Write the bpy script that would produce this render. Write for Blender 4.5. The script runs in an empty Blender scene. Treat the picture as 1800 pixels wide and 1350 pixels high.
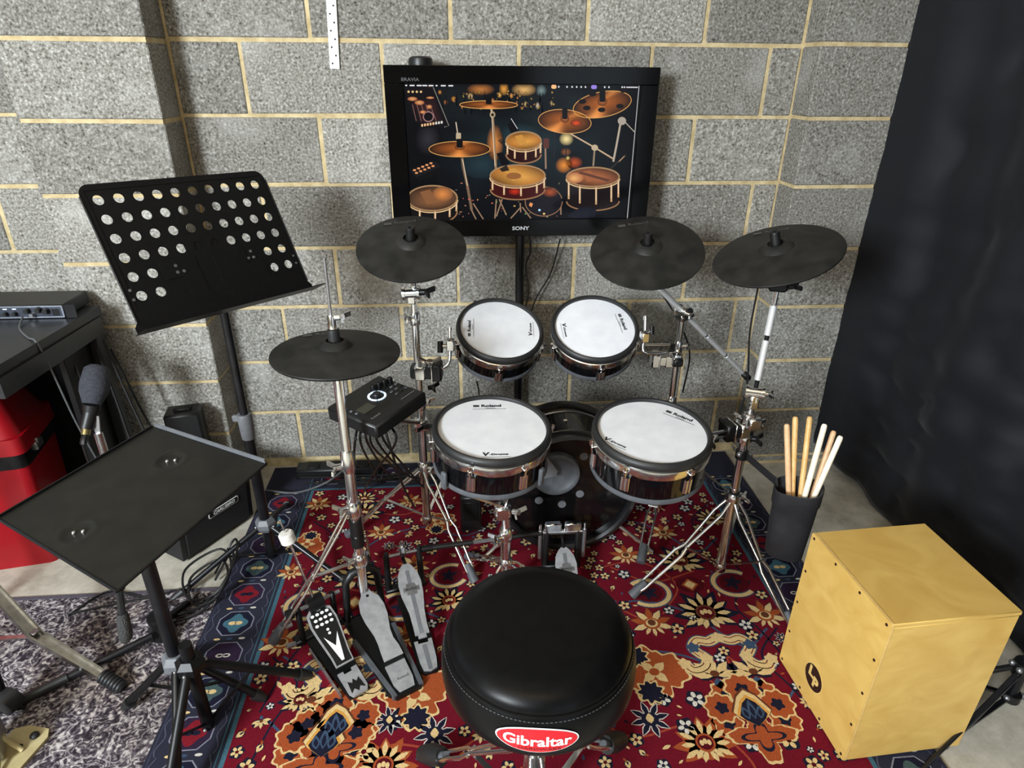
import bpy, bmesh, math, random
import numpy as np
from mathutils import Vector as V, Matrix

random.seed(7)
sc = bpy.context.scene
COL = sc.collection

# ---------------------------------------------------------------- camera, world, lights, exposure
cam_d = bpy.data.cameras.new('camera'); cam_o = bpy.data.objects.new('camera', cam_d); COL.objects.link(cam_o)
cam_d.sensor_fit = 'HORIZONTAL'; cam_d.sensor_width = 36.0
cam_d.lens = 1139.66 / 1800 * 36.0
cam_d.clip_start = 0.02; cam_d.clip_end = 60
yaw, pit, rol = 0.0844361, 0.4538125, 0.0090768
fw = V((math.sin(yaw) * math.cos(pit), math.cos(yaw) * math.cos(pit), -math.sin(pit)))
rt = V((math.cos(yaw), -math.sin(yaw), 0)); up = rt.cross(fw)
rt, up = rt * math.cos(rol) + up * math.sin(rol), up * math.cos(rol) - rt * math.sin(rol)
cm = Matrix((rt, up, -fw)).transposed().to_4x4(); cm.translation = V((0.68224, -2.40045, 1.53576))
cam_o.matrix_world = cm
sc.camera = cam_o

w = bpy.data.worlds.new('daylight'); sc.world = w; w.use_nodes = True
bg = w.node_tree.nodes['Background']; bg.inputs[0].default_value = (0.75, 0.88, 1.0, 1); bg.inputs[1].default_value = 1.5

def area_light(name, loc, target, sx, sy, power, color):
    l = bpy.data.lights.new(name, 'AREA'); l.shape = 'RECTANGLE'; l.size = sx; l.size_y = sy
    l.energy = power; l.color = color
    o = bpy.data.objects.new(name, l); COL.objects.link(o); o.location = loc
    o.rotation_euler = (V(target) - V(loc)).to_track_quat('-Z', 'Y').to_euler()
    return o
# daylight through the high window behind and to the left of the camera
area_light('window_daylight', (-1.72, -4.45, 2.25), (0.75, -0.3, 0.75), 0.8, 0.8, 325, (0.86, 0.94, 1.0))
# warm fill light added overhead to tint the shade yellowish
area_light('warm_fill_light', (0.55, -2.3, 2.42), (0.75, -1.2, 0.0), 1.3, 0.8, 11, (1.0, 0.66, 0.30))

sc.view_settings.view_transform = 'Standard'; sc.view_settings.look = 'None'
sc.view_settings.gamma = 1.0; sc.view_settings.use_curve_mapping = False
sc.view_settings.exposure = 0.0
sc.cycles.use_denoising = True
sc.cycles.sample_clamp_indirect = 6.0

# ---------------------------------------------------------------- materials
def srgb(r, g, b):
    f = lambda c: (c / 255 / 12.92) if c / 255 <= 0.04045 else ((c / 255 + 0.055) / 1.055) ** 2.4
    return (f(r), f(g), f(b), 1)

MATS = {}
def mat(name, col=(0.5, 0.5, 0.5, 1), rough=0.5, metal=0.0, noise=None, nscale=60, bump=0.0, bscale=200, coat=0.0, spec=0.5, emit=None, estr=1.0, rvar=0.0):
    if name in MATS: return MATS[name]
    m = bpy.data.materials.new(name); m.use_nodes = True
    nt = m.node_tree; b = nt.nodes['Principled BSDF']
    if len(col) == 3: col = (*col, 1)
    b.inputs['Base Color'].default_value = col; b.inputs['Roughness'].default_value = rough
    b.inputs['Metallic'].default_value = metal; b.inputs['Coat Weight'].default_value = coat
    b.inputs['Coat Roughness'].default_value = 0.04
    b.inputs['Specular IOR Level'].default_value = spec
    geo = nt.nodes.new('ShaderNodeNewGeometry')
    if noise:
        n = nt.nodes.new('ShaderNodeTexNoise'); n.inputs['Scale'].default_value = nscale; n.inputs['Detail'].default_value = 5
        nt.links.new(geo.outputs['Position'], n.inputs['Vector'])
        r = nt.nodes.new('ShaderNodeValToRGB'); r.color_ramp.elements[0].position = 0.35; r.color_ramp.elements[1].position = 0.68
        r.color_ramp.elements[0].color = col; r.color_ramp.elements[1].color = (*noise[:3], 1)
        nt.links.new(n.outputs['Fac'], r.inputs['Fac']); nt.links.new(r.outputs['Color'], b.inputs['Base Color'])
        if rvar:
            mr = nt.nodes.new('ShaderNodeMapRange'); mr.inputs['To Min'].default_value = rough - rvar; mr.inputs['To Max'].default_value = rough + rvar
            nt.links.new(n.outputs['Fac'], mr.inputs['Value']); nt.links.new(mr.outputs['Result'], b.inputs['Roughness'])
    if bump:
        n2 = nt.nodes.new('ShaderNodeTexNoise'); n2.inputs['Scale'].default_value = bscale; n2.inputs['Detail'].default_value = 3
        nt.links.new(geo.outputs['Position'], n2.inputs['Vector'])
        bp = nt.nodes.new('ShaderNodeBump'); bp.inputs['Strength'].default_value = bump; bp.inputs['Distance'].default_value = 0.004
        nt.links.new(n2.outputs['Fac'], bp.inputs['Height']); nt.links.new(bp.outputs['Normal'], b.inputs['Normal'])
    if emit:
        b.inputs['Emission Color'].default_value = (*emit[:3], 1); b.inputs['Emission Strength'].default_value = estr
    MATS[name] = m
    return m

def block_mat():
    m = bpy.data.materials.new('concrete_block'); m.use_nodes = True; nt = m.node_tree; L = nt.links.new
    b = nt.nodes['Principled BSDF']; b.inputs['Roughness'].default_value = 0.92; b.inputs['Specular IOR Level'].default_value = 0.25
    geo = nt.nodes.new('ShaderNodeNewGeometry'); info = nt.nodes.new('ShaderNodeObjectInfo')
    off = nt.nodes.new('ShaderNodeVectorMath'); off.operation = 'MULTIPLY_ADD'
    comb = nt.nodes.new('ShaderNodeCombineXYZ')
    for k in range(3): L(info.outputs['Random'], comb.inputs[k])
    off.inputs[1].default_value = (37, 19, 53); L(comb.outputs[0], off.inputs[0]); L(geo.outputs['Position'], off.inputs[2])
    n1 = nt.nodes.new('ShaderNodeTexNoise'); n1.inputs['Scale'].default_value = 125; n1.inputs['Detail'].default_value = 4; n1.inputs['Roughness'].default_value = 0.65
    L(off.outputs[0], n1.inputs['Vector'])
    r1 = nt.nodes.new('ShaderNodeValToRGB'); e = r1.color_ramp.elements
    e[0].position = 0.30; e[0].color = srgb(52, 48, 42); e[1].position = 0.74; e[1].color = srgb(236, 234, 228)
    x = e.new(0.41); x.color = srgb(136, 132, 123); x = e.new(0.56); x.color = srgb(170, 167, 159)
    L(n1.outputs['Fac'], r1.inputs['Fac'])
    # pale bloom patches and a different grey for each block
    n2 = nt.nodes.new('ShaderNodeTexNoise'); n2.inputs['Scale'].default_value = 5.5; n2.inputs['Detail'].default_value = 5
    L(off.outputs[0], n2.inputs['Vector'])
    r2 = nt.nodes.new('ShaderNodeValToRGB'); r2.color_ramp.elements[0].position = 0.55; r2.color_ramp.elements[1].position = 0.78
    r2.color_ramp.elements[1].color = (0.5, 0.5, 0.5, 1)
    L(n2.outputs['Fac'], r2.inputs['Fac'])
    mx = nt.nodes.new('ShaderNodeMix'); mx.data_type = 'RGBA'; L(r2.outputs['Color'], mx.inputs['Factor']); L(r1.outputs['Color'], mx.inputs['A'])
    mx.inputs['B'].default_value = srgb(222, 220, 214)
    hs = nt.nodes.new('ShaderNodeHueSaturation'); L(mx.outputs['Result'], hs.inputs['Color'])
    mr = nt.nodes.new('ShaderNodeMapRange'); mr.inputs['To Min'].default_value = 0.56; mr.inputs['To Max'].default_value = 0.92
    L(info.outputs['Random'], mr.inputs['Value']); L(mr.outputs['Result'], hs.inputs['Value'])
    L(hs.outputs['Color'], b.inputs['Base Color'])
    bp = nt.nodes.new('ShaderNodeBump'); bp.inputs['Strength'].default_value = 0.9; bp.inputs['Distance'].default_value = 0.005
    L(n1.outputs['Fac'], bp.inputs['Height']); L(bp.outputs['Normal'], b.inputs['Normal'])
    return m

def vcol_mat(name, rough=0.9, emission=0.0, bump=0.0, bscale=900, spec=0.3, var=0.0):
    m = bpy.data.materials.new(name); m.use_nodes = True; nt = m.node_tree; L = nt.links.new
    b = nt.nodes['Principled BSDF']; b.inputs['Roughness'].default_value = rough; b.inputs['Specular IOR Level'].default_value = spec
    at = nt.nodes.new('ShaderNodeAttribute'); at.attribute_name = 'Col'
    src = at.outputs['Color']
    geo = nt.nodes.new('ShaderNodeNewGeometry')
    if var:
        n = nt.nodes.new('ShaderNodeTexNoise'); n.inputs['Scale'].default_value = 420; n.inputs['Detail'].default_value = 2
        L(geo.outputs['Position'], n.inputs['Vector'])
        mr = nt.nodes.new('ShaderNodeMapRange'); mr.inputs['From Min'].default_value = 0.3; mr.inputs['From Max'].default_value = 0.7
        mr.inputs['To Min'].default_value = 1 - var; mr.inputs['To Max'].default_value = 1 + var
        L(n.outputs['Fac'], mr.inputs['Value'])
        mul = nt.nodes.new('ShaderNodeVectorMath'); mul.operation = 'SCALE'
        L(src, mul.inputs[0]); L(mr.outputs['Result'], mul.inputs['Scale']); src = mul.outputs[0]
    if emission:
        b.inputs['Base Color'].default_value = (0.004, 0.004, 0.005, 1)
        L(src, b.inputs['Emission Color']); b.inputs['Emission Strength'].default_value = emission
    else:
        L(src, b.inputs['Base Color'])
    if bump:
        n2 = nt.nodes.new('ShaderNodeTexNoise'); n2.inputs['Scale'].default_value = bscale
        L(geo.outputs['Position'], n2.inputs['Vector'])
        bp = nt.nodes.new('ShaderNodeBump'); bp.inputs['Strength'].default_value = bump; bp.inputs['Distance'].default_value = 0.003
        L(n2.outputs['Fac'], bp.inputs['Height']); L(bp.outputs['Normal'], b.inputs['Normal'])
    return m

def distressed_rug_mat():
    m = bpy.data.materials.new('distressed_grey_pile'); m.use_nodes = True; nt = m.node_tree; L = nt.links.new
    b = nt.nodes['Principled BSDF']; b.inputs['Roughness'].default_value = 0.95; b.inputs['Specular IOR Level'].default_value = 0.2
    geo = nt.nodes.new('ShaderNodeNewGeometry')
    wn = nt.nodes.new('ShaderNodeTexNoise'); wn.inputs['Scale'].default_value = 22; wn.inputs['Detail'].default_value = 2
    L(geo.outputs['Position'], wn.inputs['Vector'])
    ad = nt.nodes.new('ShaderNodeVectorMath'); ad.operation = 'MULTIPLY_ADD'; ad.inputs[1].default_value = (0.09, 0.09, 0)
    L(wn.outputs['Color'], ad.inputs[0]); L(geo.outputs['Position'], ad.inputs[2])
    wv = nt.nodes.new('ShaderNodeTexVoronoi'); wv.feature = 'F1'; wv.inputs['Scale'].default_value = 42
    L(ad.outputs[0], wv.inputs['Vector'])
    rg = nt.nodes.new('ShaderNodeMath'); rg.operation = 'SINE'
    ml = nt.nodes.new('ShaderNodeMath'); ml.operation = 'MULTIPLY'; ml.inputs[1].default_value = 13
    L(wv.outputs['Distance'], ml.inputs[0]); L(ml.outputs[0], rg.inputs[0])
    n2 = nt.nodes.new('ShaderNodeTexNoise'); n2.inputs['Scale'].default_value = 95; n2.inputs['Detail'].default_value = 4
    L(geo.outputs['Position'], n2.inputs['Vector'])
    su = nt.nodes.new('ShaderNodeMath'); su.operation = 'MULTIPLY_ADD'; su.inputs[1].default_value = 0.13
    L(rg.outputs[0], su.inputs[0]); L(n2.outputs['Fac'], su.inputs[2])
    rp = nt.nodes.new('ShaderNodeValToRGB'); e = rp.color_ramp.elements
    e[0].position = 0.30; e[0].color = srgb(40, 34, 40); e[1].position = 0.74; e[1].color = srgb(200, 193, 188)
    x = e.new(0.46); x.color = srgb(84, 76, 82); x = e.new(0.57); x.color = srgb(128, 121, 122)
    L(su.outputs[0], rp.inputs['Fac'])
    n3 = nt.nodes.new('ShaderNodeTexNoise'); n3.inputs['Scale'].default_value = 4; L(geo.outputs['Position'], n3.inputs['Vector'])
    mx = nt.nodes.new('ShaderNodeMix'); mx.data_type = 'RGBA'; mx.blend_type = 'MULTIPLY'
    r3 = nt.nodes.new('ShaderNodeValToRGB'); r3.color_ramp.elements[0].color = (0.72, 0.66, 0.62, 1); r3.color_ramp.elements[1].color = (1, 1, 1.04, 1)
    r3.color_ramp.elements[0].position = 0.4; r3.color_ramp.elements[1].position = 0.6
    L(n3.outputs['Fac'], r3.inputs['Fac']); mx.inputs['Factor'].default_value = 1.0
    L(rp.outputs['Color'], mx.inputs['A']); L(r3.outputs['Color'], mx.inputs['B'])
    L(mx.outputs['Result'], b.inputs['Base Color'])
    return m

def plywood_mat():
    m = bpy.data.materials.new('birch_plywood'); m.use_nodes = True; nt = m.node_tree; L = nt.links.new
    b = nt.nodes['Principled BSDF']; b.inputs['Roughness'].default_value = 0.38; b.inputs['Specular IOR Level'].default_value = 0.4
    geo = nt.nodes.new('ShaderNodeNewGeometry')
    mp = nt.nodes.new('ShaderNodeMapping'); mp.inputs['Scale'].default_value = (1.6, 1.6, 2.6); mp.inputs['Rotation'].default_value = (0.2, 0.5, 0.2)
    L(geo.outputs['Position'], mp.inputs['Vector'])
    n1 = nt.nodes.new('ShaderNodeTexNoise'); n1.inputs['Scale'].default_value = 4.5; n1.inputs['Detail'].default_value = 7; n1.inputs['Distortion'].default_value = 1.6
    L(mp.outputs[0], n1.inputs['Vector'])
    r = nt.nodes.new('ShaderNodeValToRGB'); e = r.color_ramp.elements
    e[0].position = 0.25; e[0].color = srgb(202, 160, 82); e[1].position = 0.8; e[1].color = srgb(224, 188, 108)
    L(n1.outputs['Fac'], r.inputs['Fac']); L(r.outputs['Color'], b.inputs['Base Color'])
    return m

def floor_mat():
    m = bpy.data.materials.new('worn_concrete_floor'); m.use_nodes = True; nt = m.node_tree; L = nt.links.new
    b = nt.nodes['Principled BSDF']; b.inputs['Roughness'].default_value = 0.8
    geo = nt.nodes.new('ShaderNodeNewGeometry')
    n1 = nt.nodes.new('ShaderNodeTexNoise'); n1.inputs['Scale'].default_value = 9; n1.inputs['Detail'].default_value = 9; n1.inputs['Roughness'].default_value = 0.7
    L(geo.outputs['Position'], n1.inputs['Vector'])
    r = nt.nodes.new('ShaderNodeValToRGB'); e = r.color_ramp.elements
    e[0].position = 0.3; e[0].color = srgb(150, 143, 128); e[1].position = 0.68; e[1].color = srgb(206, 199, 184)
    L(n1.outputs['Fac'], r.inputs['Fac']); L(r.outputs['Color'], b.inputs['Base Color'])
    bp = nt.nodes.new('ShaderNodeBump'); bp.inputs['Strength'].default_value = 0.3; bp.inputs['Distance'].default_value = 0.003
    L(n1.outputs['Fac'], bp.inputs['Height']); L(bp.outputs['Normal'], b.inputs['Normal'])
    return m

def curtain_mat():
    m = bpy.data.materials.new('black_cloth'); m.use_nodes = True; nt = m.node_tree
    b = nt.nodes['Principled BSDF']; b.inputs['Base Color'].default_value = srgb(23, 24, 29); b.inputs['Roughness'].default_value = 0.6
    b.inputs['Specular IOR Level'].default_value = 0.3; b.inputs['Sheen Weight'].default_value = 0.06; b.inputs['Sheen Roughness'].default_value = 0.4
    geo = nt.nodes.new('ShaderNodeNewGeometry'); n = nt.nodes.new('ShaderNodeTexNoise'); n.inputs['Scale'].default_value = 900
    nt.links.new(geo.outputs['Position'], n.inputs['Vector'])
    bp = nt.nodes.new('ShaderNodeBump'); bp.inputs['Strength'].default_value = 0.15; bp.inputs['Distance'].default_value = 0.001
    nt.links.new(n.outputs['Fac'], bp.inputs['Height']); nt.links.new(bp.outputs['Normal'], b.inputs['Normal'])
    return m

BLOCK = block_mat(); PLY = plywood_mat(); FLOOR = floor_mat(); CLOTH = curtain_mat(); GREYRUG = distressed_rug_mat()
MORTAR = mat('tan_mortar', srgb(180, 160, 120), 0.95, noise=srgb(210, 192, 152), nscale=30, bump=0.6, bscale=160, spec=0.2)
LITCHROME = mat('lit_chrome', (0.92, 0.92, 0.92), 0.28, 0.55, noise=(0.86, 0.86, 0.86), nscale=30)  # chrome paled and made part diffuse so the booms look brightly lit
CHROME = mat('chrome', (0.90, 0.90, 0.90), 0.17, 1.0, noise=(0.78, 0.78, 0.78), nscale=30)
STEEL = mat('brushed_steel', srgb(176, 176, 178), 0.34, 0.85, noise=srgb(150, 150, 153), nscale=45)
ALU = mat('grey_cast_metal', srgb(172, 172, 174), 0.45, 0.35, noise=srgb(150, 150, 152), nscale=40)
BLACKM = mat('black_powder_coat', srgb(11, 11, 12), 0.42, 0.0, noise=srgb(17, 17, 18), nscale=80, spec=0.3)
SATIN = mat('satin_black_tube', srgb(14, 15, 18), 0.3, 0.2, noise=srgb(28, 28, 32), nscale=20)
RUBBER = mat('black_rubber', srgb(27, 27, 28), 0.5, noise=srgb(36, 36, 36), nscale=25, rvar=0.06)
CYMB = mat('cymbal_rubber', srgb(25, 25, 24), 0.5, noise=srgb(42, 41, 39), nscale=22, rvar=0.08, bump=0.05, bscale=300, spec=0.28)
GREYR = mat('grey_rubber', srgb(74, 77, 82), 0.6, noise=srgb(88, 91, 96), nscale=40)
HEAD = mat('white_mesh_head', srgb(226, 227, 232), 0.7, noise=srgb(236, 237, 240), nscale=20, bump=0.05, bscale=1200)
GLOSS = mat('gloss_black_wrap', srgb(8, 8, 10), 0.08, noise=srgb(13, 13, 15), nscale=15, coat=0.15, spec=0.4)
PIANO = mat('piano_black_plastic', srgb(6, 6, 7), 0.12, noise=srgb(9, 9, 10), nscale=15, spec=0.22)
PLASTIC = mat('black_plastic', srgb(13, 13, 14), 0.42, noise=srgb(19, 19, 20), nscale=60)
VINYL = mat('black_vinyl', srgb(9, 9, 10), 0.33, noise=srgb(13, 13, 14), nscale=50, bump=0.06, bscale=700, spec=0.14)
GREYP = mat('grey_plastic', srgb(96, 98, 102), 0.5, noise=srgb(108, 110, 114), nscale=40)
REDP = mat('red_plastic', srgb(140, 5, 18), 0.35, noise=srgb(150, 8, 22), nscale=12)
WHITE = mat('white_paint', srgb(238, 238, 236), 0.6, noise=srgb(228, 228, 226), nscale=50)
INK = mat('black_ink', srgb(34, 34, 38), 0.7, noise=srgb(44, 44, 48), nscale=50)
GREYINK = mat('faint_grey_ink', srgb(76, 75, 72), 0.7, noise=srgb(66, 65, 62), nscale=80)
FELT = mat('white_felt', srgb(232, 228, 220), 0.9, noise=srgb(218, 213, 203), nscale=90)
CABLE = mat('black_cable', srgb(16, 16, 17), 0.45, noise=srgb(22, 22, 23), nscale=90)
GREYCABLE = mat('grey_cable', srgb(92, 94, 96), 0.5, noise=srgb(80, 82, 84), nscale=90)
WALLPAINT = mat('painted_plaster', srgb(98, 82, 58), 0.9, noise=srgb(108, 92, 66), nscale=8)
CEILP = mat('white_ceiling_board', srgb(226, 222, 212), 0.8, noise=srgb(216, 212, 202), nscale=6)
STICK = mat('hickory', srgb(208, 164, 100), 0.45, noise=srgb(224, 184, 124), nscale=60)
STICKLIT = mat('lit_stick_wood', srgb(240, 226, 202), 0.45, noise=srgb(246, 236, 216), nscale=60)  # pale tone holds the bright light caught by two of the sticks
STICKP = mat('pinkish_wood', srgb(212, 170, 126), 0.45, noise=srgb(222, 184, 142), nscale=60)
BAGM = mat('black_nylon', srgb(18, 18, 22), 0.7, noise=srgb(25, 26, 31), nscale=40, bump=0.2, bscale=500)
DESKM = mat('black_ash_board', srgb(30, 31, 34), 0.4, noise=srgb(38, 39, 42), nscale=25)
DARKEDGE = mat('ply_edge', srgb(214, 186, 128), 0.6, noise=srgb(196, 164, 106), nscale=120)
CREAM = mat('cream_metal_plate', srgb(200, 186, 140), 0.5, 0.3, noise=srgb(186, 170, 124), nscale=30)
RINGLIGHT = mat('lit_ring', srgb(220, 235, 245), 0.4, noise=srgb(210, 228, 240), nscale=40, emit=(0.70, 0.86, 1.0), estr=0.75)
SILVERP = mat('silver_panel', srgb(150, 156, 168), 0.35, 0.6, noise=srgb(138, 144, 156), nscale=60)
BADGERED = mat('badge_red', srgb(206, 20, 36), 0.35, noise=srgb(196, 16, 30), nscale=60)
BADGEDARK = mat('badge_dark_brown', srgb(40, 16, 14), 0.5, noise=srgb(34, 14, 12), nscale=60)
GOLDINK = mat('gold_ink', srgb(222, 192, 118), 0.5, noise=srgb(212, 180, 106), nscale=60)
LCD = mat('lcd_glass', srgb(52, 52, 40), 0.25, noise=srgb(58, 57, 44), nscale=60)

# ---------------------------------------------------------------- mesh helpers
ROOT = {}
def frame(o, x=None, z=None):
    o = V(o); z = V(z if z is not None else (0, 0, 1)).normalized()
    x = V(x if x is not None else (1, 0, 0)); x = (x - z * x.dot(z)).normalized(); y = z.cross(x)
    m = Matrix((x, y, z)).transposed().to_4x4(); m.translation = o
    return m
ID = Matrix.Identity(4)

class MB:
    def __init__(s): s.v = []; s.f = []; s.m = []
    def add(s, vs, fs, m=0):
        n = len(s.v); s.v += [V(a) for a in vs]
        for f in fs: s.f.append([i + n for i in f]); s.m.append(m)
        return s
    def box(s, M, c, d, ch=0.0, m=0):
        c = V(c); h = [a / 2 for a in d]
        if ch <= 0:
            vs = [M @ (c + V((sx * h[0], sy * h[1], sz * h[2]))) for sx in (-1, 1) for sy in (-1, 1) for sz in (-1, 1)]
            return s.add(vs, [(0, 1, 3, 2), (4, 6, 7, 5), (0, 4, 5, 1), (2, 3, 7, 6), (0, 2, 6, 4), (1, 5, 7, 3)], m)
        ch = min(ch, min(h) * 0.95); ix = {}; vs = []
        for sx in (-1, 1):
            for sy in (-1, 1):
                for sz in (-1, 1):
                    for ax in range(3):
                        p = [sx * (h[0] - ch), sy * (h[1] - ch), sz * (h[2] - ch)]
                        p[ax] = (sx, sy, sz)[ax] * h[ax]
                        ix[(sx, sy, sz, ax)] = len(vs); vs.append(M @ (c + V(p)))
        fs = []
        for ax in range(3):
            o = [k for k in range(3) if k != ax]
            for sg in (-1, 1):
                q = []
                for a, b in ((-1, -1), (1, -1), (1, 1), (-1, 1)):
                    t = [0, 0, 0]; t[ax] = sg; t[o[0]] = a; t[o[1]] = b; q.append(ix[(*t, ax)])
                fs.append(q)
            for a in (-1, 1):
                for b in (-1, 1):
                    t0 = [0, 0, 0]; t0[ax] = -1; t0[o[0]] = a; t0[o[1]] = b; t1 = list(t0); t1[ax] = 1
                    fs.append([ix[(*t0, o[0])], ix[(*t1, o[0])], ix[(*t1, o[1])], ix[(*t0, o[1])]])
        for sx in (-1, 1):
            for sy in (-1, 1):
                for sz in (-1, 1): fs.append([ix[(sx, sy, sz, k)] for k in range(3)])
        return s.add(vs, fs, m)
    def cyl(s, p0, p1, r0, r1=None, seg=16, m=0):
        return s.tube([p0, p1], [r0, r0 if r1 is None else r1], seg, m)
    def tube(s, pts, r, seg=8, m=0, cap=True):
        pts = [V(p) for p in pts]; n = len(pts)
        rs = r if isinstance(r, (list, tuple)) else [r] * n
        t0 = (pts[1] - pts[0]).normalized()
        a = V((0, 0, 1)) if abs(t0.z) < 0.9 else V((1, 0, 0))
        a = (a - t0 * a.dot(t0)).normalized(); vs = []
        for i in range(n):
            if i == 0: t = t0
            elif i == n - 1: t = (pts[i] - pts[i - 1]).normalized()
            else: t = ((pts[i] - pts[i - 1]).normalized() + (pts[i + 1] - pts[i]).normalized()).normalized()
            a = (a - t * a.dot(t)).normalized(); b = t.cross(a)
            vs += [pts[i] + (a * math.cos(2 * math.pi * k / seg) + b * math.sin(2 * math.pi * k / seg)) * rs[i] for k in range(seg)]
        fs = [(i * seg + k, i * seg + (k + 1) % seg, (i + 1) * seg + (k + 1) % seg, (i + 1) * seg + k) for i in range(n - 1) for k in range(seg)]
        if cap: fs += [tuple(range(seg)), tuple(range((n - 1) * seg, n * seg))]
        return s.add(vs, fs, m)
    def bar(s, p0, p1, w, h, side, m=0, ch=0.0):
        # flat strip from p0 to p1, width w along side, thickness h
        p0, p1 = V(p0), V(p1); z = (p1 - p0)
        return s.box(frame((p0 + p1) / 2, side, z), (0, 0, 0), (w, h, z.length), ch, m)
    def lathe(s, M, prof, seg=32, m=0, closed=False):
        vs = []; rows = []
        for (r, z) in prof:
            if r <= 1e-7: rows.append([len(vs)]); vs.append(M @ V((0, 0, z)))
            else:
                rows.append(list(range(len(vs), len(vs) + seg)))
                vs += [M @ V((r * math.cos(2 * math.pi * k / seg), r * math.sin(2 * math.pi * k / seg), z)) for k in range(seg)]
        fs = []
        pairs = list(zip(rows, rows[1:])) + ([(rows[-1], rows[0])] if closed else [])
        for A, B in pairs:
            for k in range(seg):
                k2 = (k + 1) % seg
                if len(A) == 1 and len(B) == 1: continue
                if len(A) == 1: fs.append((A[0], B[k2], B[k]))
                elif len(B) == 1: fs.append((A[k], A[k2], B[0]))
                else: fs.append((A[k], A[k2], B[k2], B[k]))
        return s.add(vs, fs, m)
    def prism(s, M, poly, z0, z1, m=0):
        n = len(poly)
        vs = [M @ V((x, y, z0)) for x, y in poly] + [M @ V((x, y, z1)) for x, y in poly]
        fs = [tuple(range(n)), tuple(range(n, 2 * n))] + [(k, (k + 1) % n, n + (k + 1) % n, n + k) for k in range(n)]
        return s.add(vs, fs, m)
    def ball(s, c, r, m=0, seg=12, M=None):
        rr = r if isinstance(r, (list, tuple)) else (r, r, r)
        fr = (M or ID).copy(); fr = fr if M else Matrix.Translation(V(c))
        if M: fr = M @ Matrix.Translation(V(c))
        fr = fr @ Matrix.Diagonal((rr[0], rr[1], rr[2], 1))
        n = seg // 2
        return s.lathe(fr, [(math.sin(math.pi * i / n) if 0 < i < n else 0, -math.cos(math.pi * i / n)) for i in range(n + 1)], seg, m)
    def build(s, name, mats, parent=None, smooth=38, recalc=True, kind=None, label=None):
        me = bpy.data.meshes.new(name)
        off = ROOT.get(parent.name, V((0, 0, 0))) if parent else V((0, 0, 0))
        me.from_pydata([tuple(a - off) for a in s.v], [], s.f)
        mats = mats if isinstance(mats, (list, tuple)) else [mats]
        for x in mats: me.materials.append(x)
        me.polygons.foreach_set('material_index', s.m)
        if recalc:
            bm = bmesh.new(); bm.from_mesh(me); bmesh.ops.recalc_face_normals(bm, faces=bm.faces); bm.to_mesh(me); bm.free()
        if smooth:
            me.polygons.foreach_set('use_smooth', [True] * len(me.polygons)); me.set_sharp_from_angle(angle=math.radians(smooth))
        me.update()
        o = bpy.data.objects.new(name, me); COL.objects.link(o)
        if parent: o.parent = parent
        ROOT[o.name] = off
        if kind: o['kind'] = kind
        if label: o['label'] = label
        return o

def thing(name, label, cat, loc=(0, 0, 0), group=None):
    o = bpy.data.objects.new(name, None); COL.objects.link(o); o.location = loc
    o.empty_display_size = 0.05
    o['label'] = label; o['category'] = cat
    if group: o['group'] = group
    ROOT[o.name] = V(loc)
    return o
def tag(o, label, cat, group=None):
    o['label'] = label; o['category'] = cat
    if group: o['group'] = group
    return o

def lettering(s, M, size, material, parent, name='lettering', bold=0.0, shear=0.0, align='CENTER', sx=1.0, depth=0.0002, spacing=1.0):
    cu = bpy.data.curves.new('glyphs', 'FONT'); cu.body = s; cu.size = size; cu.align_x = align; cu.align_y = 'CENTER'
    cu.offset = bold; cu.shear = shear; cu.extrude = depth; cu.resolution_u = 3; cu.space_character = spacing
    t = bpy.data.objects.new('glyphs', cu); COL.objects.link(t)
    dg = bpy.context.evaluated_depsgraph_get()
    me = bpy.data.meshes.new_from_object(t.evaluated_get(dg))
    bpy.data.objects.remove(t); bpy.data.curves.remove(cu)
    off = ROOT.get(parent.name, V((0, 0, 0)))
    me.transform(Matrix.Translation(-off) @ M @ Matrix.Diagonal((sx, 1, 1, 1)))
    me.materials.clear(); me.materials.append(material); me.name = name
    o = bpy.data.objects.new(name, me); COL.objects.link(o); o.parent = parent; ROOT[o.name] = off
    return o

def rrect(w, h, r, n=5, cx=0, cy=0):
    p = []
    for sx, sy, a0 in ((1, 1, 0), (-1, 1, 90), (-1, -1, 180), (1, -1, 270)):
        for k in range(n + 1):
            a = math.radians(a0 + 90 * k / n)
            p.append((cx + sx * (w / 2 - r) + r * math.cos(a), cy + sy * (h / 2 - r) + r * math.sin(a)))
    return p
def ell(cx, cy, rx, ry, n=24, rot=0.0):
    c, s_ = math.cos(rot), math.sin(rot)
    return [(cx + rx * math.cos(2 * math.pi * k / n) * c - ry * math.sin(2 * math.pi * k / n) * s_,
             cy + rx * math.cos(2 * math.pi * k / n) * s_ + ry * math.sin(2 * math.pi * k / n) * c) for k in range(n)]
def curve(pts, n=8):
    # Catmull-Rom through the points
    P_ = [V(p) for p in pts]; P_ = [2 * P_[0] - P_[1]] + P_ + [2 * P_[-1] - P_[-2]]; out = []
    for i in range(1, len(P_) - 2):
        a, b, c, d = P_[i - 1:i + 3]
        for k in range(n):
            t = k / n
            out.append(0.5 * ((2 * b) + (c - a) * t + (2 * a - 5 * b + 4 * c - d) * t * t + (3 * b - a - 3 * c + d) * t ** 3))
    out.append(P_[-2]); return out

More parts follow.
